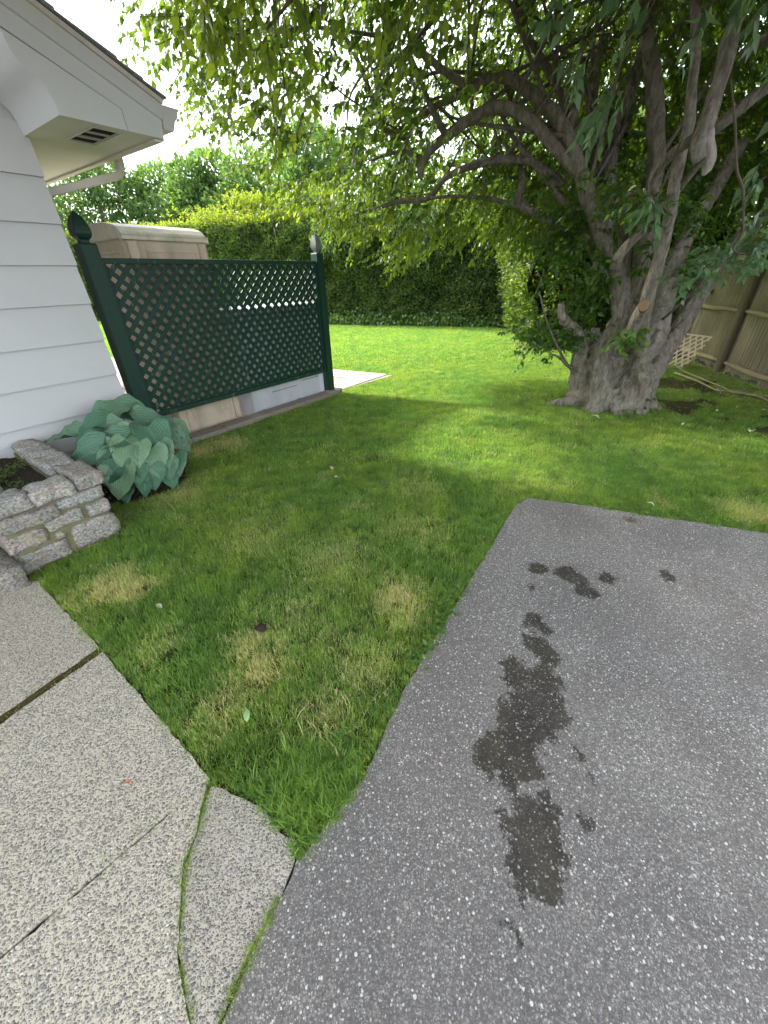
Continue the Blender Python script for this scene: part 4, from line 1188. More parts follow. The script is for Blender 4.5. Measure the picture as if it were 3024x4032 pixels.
# fused, fluted trunk base: the lower runs of the main stems, roots and a core
mainset = ['stub_left', 'main_left', 'front_light', 'right_mid', 'right_lean', 'back_up', 'back_left', 'back_dark']
tv, tf = [], []
def addt(v, f):
    o = len(tv); tv.extend(v); tf.extend([tuple(a_ + o for a_ in q) for q in f])
for nme in mainset:
    pts = [p for p in LIMBS[nme]]
    first = pts[0]
    lowp = [(first[0] + (first[0] - TB[0]) * .06, first[1] + (first[1] - TB[1]) * .1 - .02, -.14, first[3] * 1.28)]
    if nme in ('back_dark',): lowp = [(3.2, 5.35, -.1, .2)]
    use = lowp + [p for p in pts if p[2] < (1.30 if nme not in ('front_light',) else .72)][:6]
    v, f = tube_arrays([p[:3] for p in use], [p[3] * (.84 if i_ else .70) for i_, p in enumerate(use)], sides=16, wob=.42, seed=len(tv) * .01)
    addt(v, f)
for (x, y, r) in ((3.0, 5.2, .25), (3.25, 5.2, .20), (2.78, 5.15, .16)):
    v, f = tube_arrays([(x, y, -.1), (x, y, .3), (x + .02, y + .02, .62)], [r * 1.15, r, r * .62], sides=16, wob=.3, seed=x)
    addt(v, f)
roots = [[(2.75, 5.1, .20, .11), (2.55, 5.12, .08, .08), (2.35, 5.2, .01, .05), (2.2, 5.22, -.05, .03)],
         [(2.9, 5.0, .20, .11), (2.76, 4.86, .04, .07), (2.66, 4.79, -.05, .05)],
         [(3.0, 4.95, .2, .12), (2.98, 4.76, .03, .08), (2.95, 4.68, -.06, .05)],
         [(3.2, 4.95, .2, .12), (3.22, 4.78, .02, .07), (3.28, 4.68, -.06, .04)],
         [(3.4, 5.0, .16, .11), (3.54, 4.90, .01, .06), (3.62, 4.85, -.06, .04)]]
for q in roots:
    v, f = tube_arrays([p[:3] for p in q], [p[3] for p in q], sides=12, wob=.3, seed=q[0][0])
    addt(v, f)
trunk = mesh_obj('trunk', tv, tf, M_bark, tree, smooth=True)
rm = trunk.modifiers.new('fuse', 'REMESH'); rm.mode = 'VOXEL'; rm.voxel_size = .017; rm.use_smooth_shade = True
sm = trunk.modifiers.new('soft', 'SMOOTH'); sm.factor = .5; sm.iterations = 1
tx = bpy.data.textures.new('bark_relief', 'CLOUDS'); tx.noise_scale = .09; tx.noise_depth = 3
dm = trunk.modifiers.new('relief', 'DISPLACE'); dm.texture = tx; dm.strength = .06; dm.mid_level = .5; dm.texture_coords = 'GLOBAL'
for nme, pts in LIMBS.items():
    if nme in mainset:
        pts = [p for p in pts if p[2] > (.95 if nme not in ('front_light',) else .60)]
        if len(pts) < 2: continue
    big = max(p[3] for p in pts)
    if nme == 'vine1': continue
    tube('limb' if big > .035 else 'branch', [p[:3] for p in pts], [p[3] * (.88 if big > .05 else 1) for p in pts], M_bark if big > .05 else M_barkb, tree, sides=12 if big > .03 else 7, wob=.26, seed=sum(map(ord, nme)) % 50, sub=5)
# cut face and torn end
cs = LIMBS['cut_stub'][-1]
bm = bmesh.new()
dv = Vector(cs[:3]) - Vector(LIMBS['cut_stub'][0][:3]); dv.normalize()
cd = (Vector((0, 0, 1.55)) - Vector(cs[:3])).normalized() * .65 + dv * .5; cd.normalize()
rot = cd.to_track_quat('Z', 'Y').to_matrix().to_4x4()
bmesh.ops.create_cone(bm, segments=18, radius1=cs[3] * 1.0, radius2=cs[3] * .93, depth=.03, cap_ends=True)
for v in bm.verts:
    v.co.x *= .8
    v.co = rot @ v.co + Vector(cs[:3]) + cd * .045
bm_obj('saw_cut', bm, M_cutwood, tree)
hs = LIMBS['hang_snag'][-1]
V0, F0 = tube_arrays([(2.36, 3.71, 2.37), (2.375, 3.67, 2.26), (2.40, 3.65, 2.17), (2.385, 3.64, 2.12)], [.035, .042, .036, .010], sides=14, wob=.7, seed=5, sub=5)
mesh_obj('torn_end', V0, F0, M_snagwood, tree, smooth=True)

# crown: canopy volume, thinner to the left where sky shows
def eb(b):  # lowest elevation slope of the canopy against bearing slope
    return np.interp(b, [-.40, -.365, -.342, -.30, -.277, -.196, -.12, -.063, .0, .064, .14, .23, .32, .45, .7, 1.2], [.60, .42, .30, .24, .21, .16, .12, .085, .06, .030, .05, .072, .07, .06, .10, .15])
def crown_points(n):
    out = []
    got = 0
    while got < n:
        P = np.stack([rng.uniform(-3.4, 7.6, 60000), rng.uniform(3.3, 9.4, 60000), rng.uniform(1.6, 6.6, 60000)], 1)
        c0 = np.array([2.3, 5.6, 3.6])
        e_ = ((P - c0) / np.array([5.3, 2.4, 3.1]))
        e2 = ((P - np.array([4.0, 7.0, 3.6])) / np.array([3.2, 2.6, 2.6]))
        ok = ((e_ ** 2).sum(1) < 1) | ((e2 ** 2).sum(1) < 1)
        b = P[:, 0] / 6.0; zl = 1.55 + eb(b) * np.maximum(P[:, 1], 6.0)
        zl += np.clip(5.9 - P[:, 1], 0, 9) * np.where(P[:, 0] < 2.2, .30, .10)
        ok &= P[:, 2] > zl
        left = P[:, 0] < -2.1 - (P[:, 2] - 3.5) * .1
        ok &= ~left
        # room round the trunk stems
        ok &= ~((np.abs(P[:, 0] - 2.8) < 1.2) & (P[:, 1] < 5.9) & (P[:, 2] < 3.3))
        ok &= ~((np.abs(P[:, 0] - 2.2) < 1.3) & (P[:, 1] < 5.2) & (P[:, 2] < 3.9))
        ok &= ~((P[:, 1] < 5.75) & (P[:, 0] > -.6) & (P[:, 0] < 2.2) & (P[:, 2] < 3.75) & (rng.uniform(0, 1, len(P)) < .8))
        thin = np.interp(P[:, 0], [-2.6, -.5, 1.5, 3], [.16, .05, -.10, -.25])
        nf = fbm(P, 1.5, 11, 3)
        ok &= nf > thin - .02
        # shell-biased density
        q = P[ok]; out.append(q); got += len(q)
    return np.concatenate(out)[:n]
def sprays(name, C0, Dr, m, Ls, leafL, leafW, mat, parent, twigmat=M_twig, tw=.0035, hang=.55, twigs=True):
    """C0 spray origins, Dr directions; m leaves on each, twig of length Ls"""
    n = len(C0)
    t = (np.arange(m) + .6) / m
    Lr = Ls[:, None]
    pos = C0[:, None, :] + Dr[:, None, :] * (t[None, :, None] * Lr[..., None]) - UP * (t[None, :, None] ** 2 * Lr[..., None] * .22)
    sd = unit(np.cross(Dr, UP + rdir(n) * .2))
    sg = np.where(np.arange(m) % 2 == 0, 1, -1)[None, :, None]
    ld = unit(Dr[:, None, :] * .55 + sd[:, None, :] * sg * .75 - UP * hang * rng.uniform(.3, 1.5, (n, m, 1)) + rng.normal(size=(n, m, 3)) * .28)
    nr = unit(UP[None, None, :] * .7 + rng.normal(size=(n, m, 3)) * .5)
    sz = rng.uniform(.6, 1.15, (n, m)) * np.linspace(1.0, .75, m)[None, :]
    o = leaf_cloud(name, pos.reshape(-1, 3), ld.reshape(-1, 3), nr.reshape(-1, 3), (sz * leafL).ravel(), (sz * leafW).ravel(), mat, parent)
    o['kind'] = 'stuff'
    if twigs:
        a_ = C0; b_ = C0 + Dr * Ls[:, None] - UP * (Ls[:, None] * .22)
        x = unit(np.cross(Dr, UP)); y = np.cross(Dr, x)
        V = np.stack([a_ + x * tw, a_ - x * tw * .5 + y * tw * .86, a_ - x * tw * .5 - y * tw * .86, b_ + x * tw * .4, b_ - x * tw * .3, b_ + y * tw * .4], 1).reshape(-1, 3)
        k = (np.arange(n) * 6)[:, None]
        F = np.concatenate([k + [0, 1, 4, 3], k + [1, 2, 5, 4], k + [2, 0, 3, 5]])
        tw_ = fast_mesh('twigs', V, F, twigmat, parent)
        tw_['kind'] = 'stuff'
    return o
NCR = 11500
C0 = crown_points(NCR)
cc = np.array([2.6, 5.6, 3.2])
Dr = unit(unit(C0 - cc) * np.array([1, 1, .3]) + rdir(NCR) * .75 - UP * .25)
sprays('foliage', C0, Dr, 14, rng.uniform(.22, .5, NCR), .098, .054, M_leaf, tree)
# unseen leaves added overhead, above the view, to shade the drive and lawn
NOV = 8500
Q_ = np.stack([rng.uniform(-3.6, 3.4, NOV * 3), rng.uniform(-.8, 5.4, NOV * 3), rng.uniform(3.1, 5.4, NOV * 3)], 1)
Q_ = Q_[(Q_[:, 2] > 1.95 + .43 * np.maximum(Q_[:, 1], 0) + .04 * np.abs(Q_[:, 0])) & (fbm(Q_, .9, 31, 2) > -.6) & (Q_[:, 2] > 3.25 + .25 * np.clip(-1 - Q_[:, 0], 0, 9))][:NOV]
sprays('foliage', Q_, unit(rdir(len(Q_)) * np.array([1, 1, .4]) - UP * .1), 14, rng.uniform(.22, .5, len(Q_)), .12, .072, M_leaf, tree)  # added unseen leaves, only for shade
for q in ([(2.5, 4.6, 3.4), (1.8, 3.4, 3.9), (1.0, 2.0, 4.3), (.3, .6, 4.5)], [(2.6, 4.5, 3.3), (3.0, 3.2, 3.9), (3.3, 1.6, 4.4), (3.5, .2, 4.6)], [(2.2, 5.0, 3.6), (.8, 4.4, 4.1), (-.6, 3.9, 4.3), (-2.0, 3.4, 4.4)], [(3.4, 5.2, 3.2), (4.4, 4.0, 3.8), (5.2, 2.4, 4.2)]):
    tube('limb', q, [.05, .04, .025, .01][:len(q)], M_bark, tree, sides=8, sub=6, wob=.15)
# secondary boughs reaching from limbs into the canopy
starts = [p for nme in ('main_left', 'arch', 'left_fork', 'back_up', 'right_lean', 'pale_bough', 'low_right', 'upper_span', 'back_left', 'dark_sweep', 'arch_spur', 'upper_cross') for p in LIMBS[nme] if p[2] > 1.9]
random.seed(8)
pick = crown_points(3000)
made = 0
for _ in range(400):
    if made >= 95: break
    s = random.choice(starts); p = pick[random.randrange(len(pick))]
    d_ = math.dist(s[:3], p)
    if p[1] < 4.9 or not .7 < d_ < 2.3: continue
    mid = [(s[i] + p[i]) / 2 + random.uniform(-.22, .22) for i in range(3)]; mid[2] += .12
    m2 = [(mid[i] + p[i]) / 2 + random.uniform(-.12, .12) for i in range(3)]
    r0 = min(s[3] * .45, .022)
    tube('branch', [s[:3], mid, m2, tuple(p)], [r0, r0 * .7, r0 * .45, .004], M_barkb, tree, sides=6, sub=5, wob=.1)
    made += 1
# hanging dead twigs
lst = []
for _ in range(420):
    p = pick[random.randrange(len(pick))]
    q = Vector(tuple(p)); pts = [tuple(q)]
    d_ = Vector((random.gauss(0, .6), random.gauss(0, .4), -random.uniform(.2, 1.2))).normalized()
    for i in range(3):
        q = q + d_ * random.uniform(.1, .26); d_ = (d_ + Vector((random.gauss(0, .35), random.gauss(0, .35), random.gauss(-.1, .3)))).normalized()
        pts.append(tuple(q))
    lst.append((pts, [.007, .005, .004, .002]))
multi_tube('dead_twigs', lst, M_twig, tree, sides=4, sub=2)['kind'] = 'stuff'
# close, larger greyish leaves hanging at the upper right and right
def hang_cluster(anchor, n, spread, ln, wd, mat, dirs=(0, 0, -1)):
    P = np.array(anchor) + rng.normal(size=(n, 3)) * np.array(spread)
    D_ = unit(np.array(dirs) + rng.normal(size=(n, 3)) * .5)
    Nn = unit(np.array([-.3, -.8, .4]) + rng.normal(size=(n, 3)) * .5)
    return P, D_, Nn
# ivy-like suckers about the trunk
def clump(name, centres, mat, ln, wd, parent, m=9, Ls=(.12, .3)):
    C_, r_ = [], []
    for (x, y, z, rx, ry, rz, n) in centres:
        q = rng.normal(size=(n, 3)) * .5; C_.append(np.array([x, y, z]) + np.clip(q, -1, 1) * np.array([rx, ry, rz]))
    C_ = np.concatenate(C_); n = len(C_)
    Dn = unit(rdir(n) * np.array([1, 1, .6]) + np.array([-.15, -.35, -.1]))
    return sprays(name, C_, Dn, m, rng.uniform(*Ls, n), ln, wd, mat, parent, tw=.002)
clump('trunk_shoots', [(2.42, 5.25, 1.25, .22, .25, .55, 80), (2.15, 5.5, 1.75, .3, .3, .4, 60), (2.35, 5.45, 2.0, .35, .3, .3, 60), (1.95, 5.3, 1.05, .3, .2, .45, 40), (2.3, 5.5, .85, .25, .2, .3, 40), (2.95, 4.75, 2.02, .26, .15, .13, 46), (2.62, 4.6, 2.1, .2, .1, .12, 20), (2.5, 5.0, 2.3, .3, .2, .2, 20),
                       (2.38, 5.08, .95, .14, .08, .20, 26), (2.5, 5.0, 1.55, .12, .08, .22, 26), (2.9, 4.85, 1.75, .12, .08, .2, 16), (3.55, 5.1, 1.5, .12, .08, .3, 20), (3.6, 5.6, 1.3, .2, .15, .35, 30), (3.9, 5.7, 1.8, .3, .2, .3, 40), (3.6, 5.7, 2.4, .5, .3, .4, 60), (4.4, 6.0, 2.4, .5, .4, .5, 60), (2.7, 6.0, 2.6, .6, .3, .5, 60), (1.9, 5.9, 2.5, .4, .3, .3, 30)], M_ivy, .10, .05, tree)
clump('trunk_shoots', [(2.78, 4.58, .93, .14, .07, .10, 22), (2.62, 4.55, .86, .10, .06, .06, 8)], M_weed, .085, .05, tree, 6, (.06, .14))
clump('trunk_shoots', [(3.3, 4.72, .12, .12, .08, .10, 10), (3.02, 4.6, .06, .1, .05, .06, 6), (2.08, 5.0, .68, .1, .1, .12, 5)], M_ivy, .06, .035, tree, 6, (.05, .12))
# sprigs: near the camera, hanging from above and from the right
sprigs = [(1.06, 3.35, 2.87), (1.22, 3.35, 2.68), (1.60, 3.3, 2.85), (1.50, 3.35, 2.42), (1.38, 3.4, 2.48), (1.98, 3.5, 2.02), (2.13, 3.6, 1.99), (2.62, 3.4, 2.35), (2.75, 3.4, 2.02), (2.70, 3.5, 2.1), (2.95, 3.3, 2.5), (2.0, 3.4, 2.9), (2.4, 3.6, 2.9), (2.7, 3.7, 2.75)]
C_ = []
for s in sprigs: C_.append(np.array(s) + rng.normal(size=(3, 3)) * .05)
C_ = np.concatenate(C_)
sprays('hanging_sprig', C_, unit(np.array([-.25, -.1, -.8]) + rng.normal(size=C_.shape) * .35), 7, rng.uniform(.1, .22, len(C_)), .13, .052, M_leafg, tree, hang=1.0)
cl = []
for x, y, z, n in ((2.45, 3.55, 1.55, 7), (2.62, 3.55, 1.62, 8), (2.8, 3.6, 1.68, 9), (2.95, 3.6, 1.74, 9), (3.05, 3.7, 1.60, 7), (2.72, 3.6, 1.52, 5), (3.2, 3.8, 1.85, 8), (3.3, 3.9, 1.7, 8)):
    cl.append((x, y, z, .10, .10, .06, n))
clump('hanging_sprig', cl, M_leafg, .095, .048, tree, 7, (.10, .22))
multi_tube('hanging_vine', [([p[:3] for p in LIMBS['vine1']], [p[3] for p in LIMBS['vine1']]),
    ([(2.646, 3.4, 1.764), (2.7, 3.5, 1.66), (2.95, 3.6, 1.62)], [.006, .005, .003]), ([(3.4, 4.2, 1.9), (3.05, 3.8, 1.72), (2.75, 3.6, 1.58), (2.42, 3.55, 1.50)], [.010, .008, .006, .002]),
    ([(1.1, 3.5, 3.3), (1.12, 3.4, 3.0), (1.08, 3.35, 2.85)], [.005, .004, .003]), ([(1.72, 3.4, 3.1), (1.56, 3.35, 2.75), (1.42, 3.4, 2.45)], [.006, .004, .003]), ([(2.3, 3.9, 2.35), (2.15, 3.7, 2.1), (2.0, 3.5, 1.95)], [.008, .006, .003])],
    M_twig, tree, sides=5, sub=5)
# tips along the lower left canopy edge, backlight painted as lighter leaf colour
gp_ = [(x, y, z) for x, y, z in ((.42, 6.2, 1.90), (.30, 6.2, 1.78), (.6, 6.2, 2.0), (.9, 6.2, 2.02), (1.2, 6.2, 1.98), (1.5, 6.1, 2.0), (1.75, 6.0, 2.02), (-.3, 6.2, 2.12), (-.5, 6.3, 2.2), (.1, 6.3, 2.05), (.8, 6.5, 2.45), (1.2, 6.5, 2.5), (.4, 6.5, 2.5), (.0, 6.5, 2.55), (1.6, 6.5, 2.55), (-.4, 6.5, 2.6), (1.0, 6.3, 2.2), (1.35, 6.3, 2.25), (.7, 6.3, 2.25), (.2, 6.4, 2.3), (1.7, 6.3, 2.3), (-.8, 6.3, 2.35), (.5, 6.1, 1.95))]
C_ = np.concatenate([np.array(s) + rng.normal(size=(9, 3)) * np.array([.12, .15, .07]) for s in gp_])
sprays('foliage', C_, unit(np.array([-.5, -.2, -.35]) + rng.normal(size=C_.shape) * .4), 9, rng.uniform(.15, .35, len(C_)), .095, .050, M_leaf_lit, tree, hang=.8)
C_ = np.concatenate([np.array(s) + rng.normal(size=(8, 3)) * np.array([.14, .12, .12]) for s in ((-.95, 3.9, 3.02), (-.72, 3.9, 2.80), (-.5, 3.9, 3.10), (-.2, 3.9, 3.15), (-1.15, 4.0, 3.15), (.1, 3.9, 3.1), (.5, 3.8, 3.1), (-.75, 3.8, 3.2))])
sprays('foliage', C_, unit(np.array([-.2, 0, -.8]) + rng.normal(size=C_.shape) * .45), 7, rng.uniform(.12, .3, len(C_)), .11, .066, M_leaf_lit, tree, hang=1.0)
for q in ([(1.6, 4.6, 3.7), (.6, 4.1, 3.6), (-.3, 3.9, 3.35), (-1.1, 3.9, 3.15)], [(.6, 4.1, 3.6), (.0, 3.9, 3.4), (-.7, 3.85, 2.95)]):
    tube('branch', q, [.02, .014, .008, .003][:len(q)], M_barkb, tree, sides=6, sub=5, wob=.2)

# ------------------------------------------------------------------ hedges
def hedge_wall(name, label, cat, A, B, h0, h1, depth, dens, lsz, mat, topmat, bulge=.35, seed=1, front=-1, lean=0.0, clear=.05):
    """foliage wall from A to B (xy), leafy skin on front, top and ends; front: side sign of the visible face"""
    A = np.array([*A, 0.]); B = np.array([*B, 0.]); d = B - A; ln = np.linalg.norm(d); d = d / ln; nr = np.array([d[1], -d[0], 0.]) * front
    E_ = empty(name, tuple((A + B) / 2), label, cat)
    hh = lambda u: h0 + (h1 - h0) * u
    def surf(u, v):  # u 0..1 along, v 0..1: up the front then over the top
        H = hh(u)
        arc = v * (H + depth)
        up = np.minimum(arc, H); ov = np.maximum(arc - H, 0)
        P = A + d * (u * ln)[:, None] + UP * up[:, None] - nr * ov[:, None]
        round_ = np.clip((up - (H - .5)) / .5, 0, 1) ** 2 * .28
        under = np.clip((.35 - up) / .35, 0, 1) * .18
        P = P + nr * (-round_ - under + lean * up / H)[:, None] - UP * (np.clip((.45 - ov) / .45, 0, 1) * (arc > H) * .15)[:, None]
        N_ = np.where((arc > H)[:, None], UP, nr)
        b_ = fbm(P, 1.1, seed, 2) * bulge + fbm(P, 3.3, seed + 1, 2) * bulge * .55
        return P + N_ * b_[:, None], N_, b_
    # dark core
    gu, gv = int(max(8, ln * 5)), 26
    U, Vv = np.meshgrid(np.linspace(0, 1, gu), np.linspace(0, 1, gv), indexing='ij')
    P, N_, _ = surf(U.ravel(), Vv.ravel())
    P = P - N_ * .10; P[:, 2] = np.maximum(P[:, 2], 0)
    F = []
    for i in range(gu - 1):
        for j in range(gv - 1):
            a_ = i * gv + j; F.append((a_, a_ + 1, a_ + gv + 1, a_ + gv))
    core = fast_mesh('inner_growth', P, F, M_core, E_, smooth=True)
    H = max(h0, h1)
    n = int(ln * (H + depth) * dens)
    u = rng.uniform(0, 1, n); v = rng.uniform(0, 1, n)
    P, N_, b_ = surf(u, v)
    P[:, 2] = np.maximum(P[:, 2], .02)
    dl = unit(N_ * .9 + UP * .5 + rdir(n) * .8)
    P = P + N_ * rng.uniform(-.12, .06, n)[:, None]
    sz = rng.uniform(.6, 1.2, n) * lsz
    top = (P[:, 2] > hh(u) - .25) & (rng.uniform(0, 1, n) < .35)
    keep = ~top
    f1 = leaf_cloud('foliage', P[keep], dl[keep], unit(UP * .5 + rdir(keep.sum())), sz[keep], sz[keep] * .5, mat, E_); f1['kind'] = 'stuff'
    P2 = P[top] + UP * rng.uniform(0, .12, (top.sum(), 1))
    f2 = leaf_cloud('top_foliage', P2, unit(UP + rdir(top.sum()) * .7), rdir(top.sum()), sz[top], sz[top] * .5, topmat, E_); f2['kind'] = 'stuff'
    return E_
hedge_wall('hedge', 'tall dark arborvitae hedge along the back of the sunny lawn', 'hedge', (-14.5, 20.8), (6.5, 13.3), 3.35, 3.45, 1.4, 750, .125, M_hedge, M_gold_lit, seed=3, front=1)  # top leaves coloured lighter for the sun falling on them
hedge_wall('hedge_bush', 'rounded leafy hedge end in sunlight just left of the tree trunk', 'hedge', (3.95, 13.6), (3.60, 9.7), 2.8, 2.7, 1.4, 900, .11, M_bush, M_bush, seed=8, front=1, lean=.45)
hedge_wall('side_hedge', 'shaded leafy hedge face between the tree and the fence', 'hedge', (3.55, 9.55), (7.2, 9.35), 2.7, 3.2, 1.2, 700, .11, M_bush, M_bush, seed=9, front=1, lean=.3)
# weeping light-green foliage hanging over the hedge
we = empty('weeping_shrub', (-.6, 15.6, 0), 'light green weeping foliage hanging down the face of the dark hedge', 'shrub')
C_ = []
for (x, z, rx, rz, n) in ((-1.0, 3.2, .8, .5, 260), (-1.6, 2.75, .4, .45, 100), (1.3, 2.9, .55, .6, 170), (.3, 3.4, 1.0, .4, 200)):
    q = rng.normal(size=(n, 3)) * .55; C_.append(np.array([x, 15.55 - (x + 1) * .36, z]) + q * np.array([rx, .2, rz]))
C_ = np.concatenate(C_)
sprays('foliage', C_, unit(np.array([0, -.5, -.5]) + rdir(len(C_)) * .5), 10, rng.uniform(.2, .5, len(C_)), .13, .045, M_back, we, hang=1.2)
tube('stem', [(-.6, 17.0, 0), (-.7, 16.9, 2.0), (-.9, 15.8, 3.4)], [.06, .05, .02], M_barkb, we, sides=8)
# ivy at the hedge foot
n = 5000
u = rng.uniform(0, 1, n)
A_, B_ = np.array([-2.2, 16.3, 0]), np.array([5.0, 13.75, 0])
P = A_ + (B_ - A_) * u[:, None] + np.stack([rng.normal(size=n) * .1, rng.normal(size=n) * .13 - .05, np.abs(rng.normal(size=n)) * .16 + .02], 1)
iv = leaf_cloud('ivy', P, unit(rdir(n) + np.array([0, -.6, 0])), unit(rdir(n) * .5 + np.array([0, -.6, .5])), rng.uniform(.07, .12, n), rng.uniform(.07, .1, n), M_ivy)
tag(iv, 'low dark ivy running along the foot of the back hedge', 'ivy', kind='stuff')

# ------------------------------------------------------------------ background trees
def bg_tree(name, label, x, y, h, cr, seed, n=5200, mat=None, lsz=.24, group=None, base=.25, cat='tree'):
    rr = random.Random(seed)
    h *= 1.07; cr *= 1.22
    E_ = empty(name, (x, y, 0), label, cat, group)
    tube('trunk', [(x, y, -.1), (x + .1, y, h * .4), (x, y + .1, h * .75)], [h * .028, h * .02, h * .008], M_barkb, E_, sides=8)
    lobes = []
    for k in range(15):
        th = rr.uniform(0, 2 * math.pi); q = rr.random()
        z = h * (base + (1 - base) * (.08 + .80 * q))
        rad = cr * (1 - .62 * q ** 1.5) * rr.uniform(.25, .8)
        lobes.append((x + math.cos(th) * rad, y + math.sin(th) * rad, z, cr * rr.uniform(.32, .5)))
        if k % 3 == 0:
            tube('limb', [(x, y, h * .3), ((x + lobes[-1][0]) / 2, (y + lobes[-1][1]) / 2, (h * .3 + z) / 2 + .2), lobes[-1][:3]], [h * .014, h * .009, h * .004], M_barkb, E_, sides=6)
    Ls, Ds = [], []
    for (lx, ly, lz, lr) in lobes:
        m = n // 15
        dd_ = rdir(m); rad = lr * rng.uniform(.45, 1.05, m) ** .6
        P = np.array([lx, ly, lz]) + dd_ * rad[:, None] * np.array([1.15, 1.15, .85])
        P += dd_ * (fbm(P, 1.6, seed, 2) * lr * .4)[:, None]
        Ls.append(P); Ds.append(dd_)
    P = np.concatenate(Ls); D_ = np.concatenate(Ds)
    k = P[:, 2] > .3
    P, D_ = P[k], D_[k]; n_ = len(P)
    f = leaf_cloud('crown', P, unit(D_ + rdir(n_) * .8 + UP * .2), unit(rdir(n_) + UP * .6), rng.uniform(.6, 1.2, n_) * lsz, rng.uniform(.6, 1.2, n_) * lsz * .55, mat or M_back, E_)
    f['kind'] = 'stuff'
    return E_
gb = 'trees beyond the back hedge'
for i, (x, y, h, cr, lab) in enumerate((
    (-17.5, 23.5, 5.6, 2.6, 'leafy tree beyond the hedge just right of the house wall'),
    (-13.6, 24.0, 6.6, 2.5, 'tall rounded tree beyond the hedge under the gutter downspout'),
    (-10.6, 25.0, 5.9, 2.0, 'smaller dark tree beyond the hedge left of the sky gap'),
    (-8.0, 23.5, 6.2, 1.7, 'narrow pointed green tree standing beyond the hedge in the sky gap'),
    (-5.6, 22.5, 5.7, 1.9, 'bushy bright green tree beyond the hedge left of the canopy tips'),
    (-2.6, 21.5, 6.3, 2.2, 'light green tree beyond the hedge behind the canopy edge'),
    (1.0, 20.5, 5.6, 2.2, 'green tree beyond the hedge behind the middle of the canopy'),
    (4.6, 19.5, 6.5, 2.6, 'tree beyond the hedge seen between the arching boughs'),
    (8.4, 16.5, 6.5, 2.8, 'dense tree beyond the hedge behind the main trunk'))):
    bg_tree('background_tree', lab, x, y, h, cr, 30 + i, n=10000 if i < 6 else 5000, group=gb)
gf = 'shrubs behind the stockade fence'
for i, (x, y, h, cr, lab) in enumerate((
    (7.2, 10.2, 5.0, 1.9, 'dark evergreen shrub behind the far end of the fence'),
    (8.2, 7.8, 5.4, 1.9, 'dark evergreen shrub behind the fence post'),
    (8.0, 5.4, 5.2, 1.8, 'dark evergreen shrub behind the near pickets at the right edge'),
    (6.0, 12.0, 4.6, 1.9, 'dark leafy shrub filling the gap behind the leaning trunks'))):
    bg_tree('evergreen_shrub', lab, x, y, h, cr, 60 + i, n=12000, mat=M_hedge, lsz=.15, group=gf, base=.05, cat='shrub')
# sunlit golden shrub over the hedge top at left of centre
gs = empty('sunlit_golden_shrub', (-3.6, 16.4, 0), 'sunlit yellow-green shoots rising from the hedge top left of the lattice post', 'shrub')
C_ = np.concatenate([np.array([x, y, z]) + rng.normal(size=(n, 3)) * np.array([rx, .2, rz]) for x, y, z, rx, rz, n in ((-3.9, 17.0, 3.65, .7, .14, 220), (-6.0, 17.8, 3.45, .7, .10, 150), (-2.0, 16.3, 3.75, .6, .12, 150), (-4.8, 17.3, 3.75, .3, .14, 60))])
sprays('foliage', C_, unit(UP * .9 + rdir(len(C_)) * .6), 9, rng.uniform(.15, .4, len(C_)), .11, .05, M_gold_lit, gs, hang=0.0)
tube('stem', [(-3.6, 17.1, 0), (-3.6, 17.1, 2.0), (-3.7, 17.0, 3.5)], [.05, .04, .02], M_barkb, gs, sides=8)

# ------------------------------------------------------------------ grass (real blades, instanced tufts)
tuftcol = bpy.data.collections.new('tufts')
def tuft(i, nb, rad, hgt, wid, lay):
    rr = random.Random(100 + i)
    V_, F_ = [], []
    for b in range(nb):
        th = rr.uniform(0, 2 * math.pi); r0 = rad * math.sqrt(rr.random())
        x, y = r0 * math.cos(th), r0 * math.sin(th)
        az = rr.uniform(0, 2 * math.pi); l_ = hgt * rr.uniform(.5, 1.15); tilt = rr.uniform(.1, lay)
        dx, dy = math.cos(az), math.sin(az); px, py = -dy * wid / 2, dx * wid / 2
        k = len(V_)
        h1 = l_ * .5; 
        o1 = h1 * math.sin(tilt * .6); z1 = h1 * math.cos(tilt * .6)
        o2 = o1 + l_ * .5 * math.sin(min(1.5, tilt * 1.5)); z2 = z1 + l_ * .5 * math.cos(min(1.5, tilt * 1.5))
        V_ += [(x + px, y + py, -.004), (x - px, y - py, -.004), (x + dx * o1 + px * .8, y + dy * o1 + py * .8, z1), (x + dx * o1 - px * .8, y + dy * o1 - py * .8, z1), (x + dx * o2, y + dy * o2, z2)]
        F_ += [(k, k + 1, k + 3, k + 2), (k + 2, k + 3, k + 4)]
    me = bpy.data.meshes.new('tuft'); me.from_pydata(V_, [], F_); me.materials.append(M_grass)
    o = bpy.data.objects.new(f'tuft_{i:02d}', me); tuftcol.objects.link(o)
for i in range(6): tuft(i, 22, .030, .042, .0024, .9)
for i in range(6, 9): tuft(i, 34, .075, .045, .0042, .9)       # mid distance
for i in range(9, 12): tuft(i, 46, .16, .05, .010, .8)         # far
for i in range(12, 15): tuft(i, 15, .022, .105, .0042, 1.0)    # long uncut tussock
pave = [JOINT, DRIVE, SLAB1, SLAB2, SLAB3, SLAB4, PATIO]
def scatter(x0, x1, y0, y1, n):
    return rng.uniform(x0, x1, n), rng.uniform(y0, y1, n)
pts, idx, scl = [], [], []
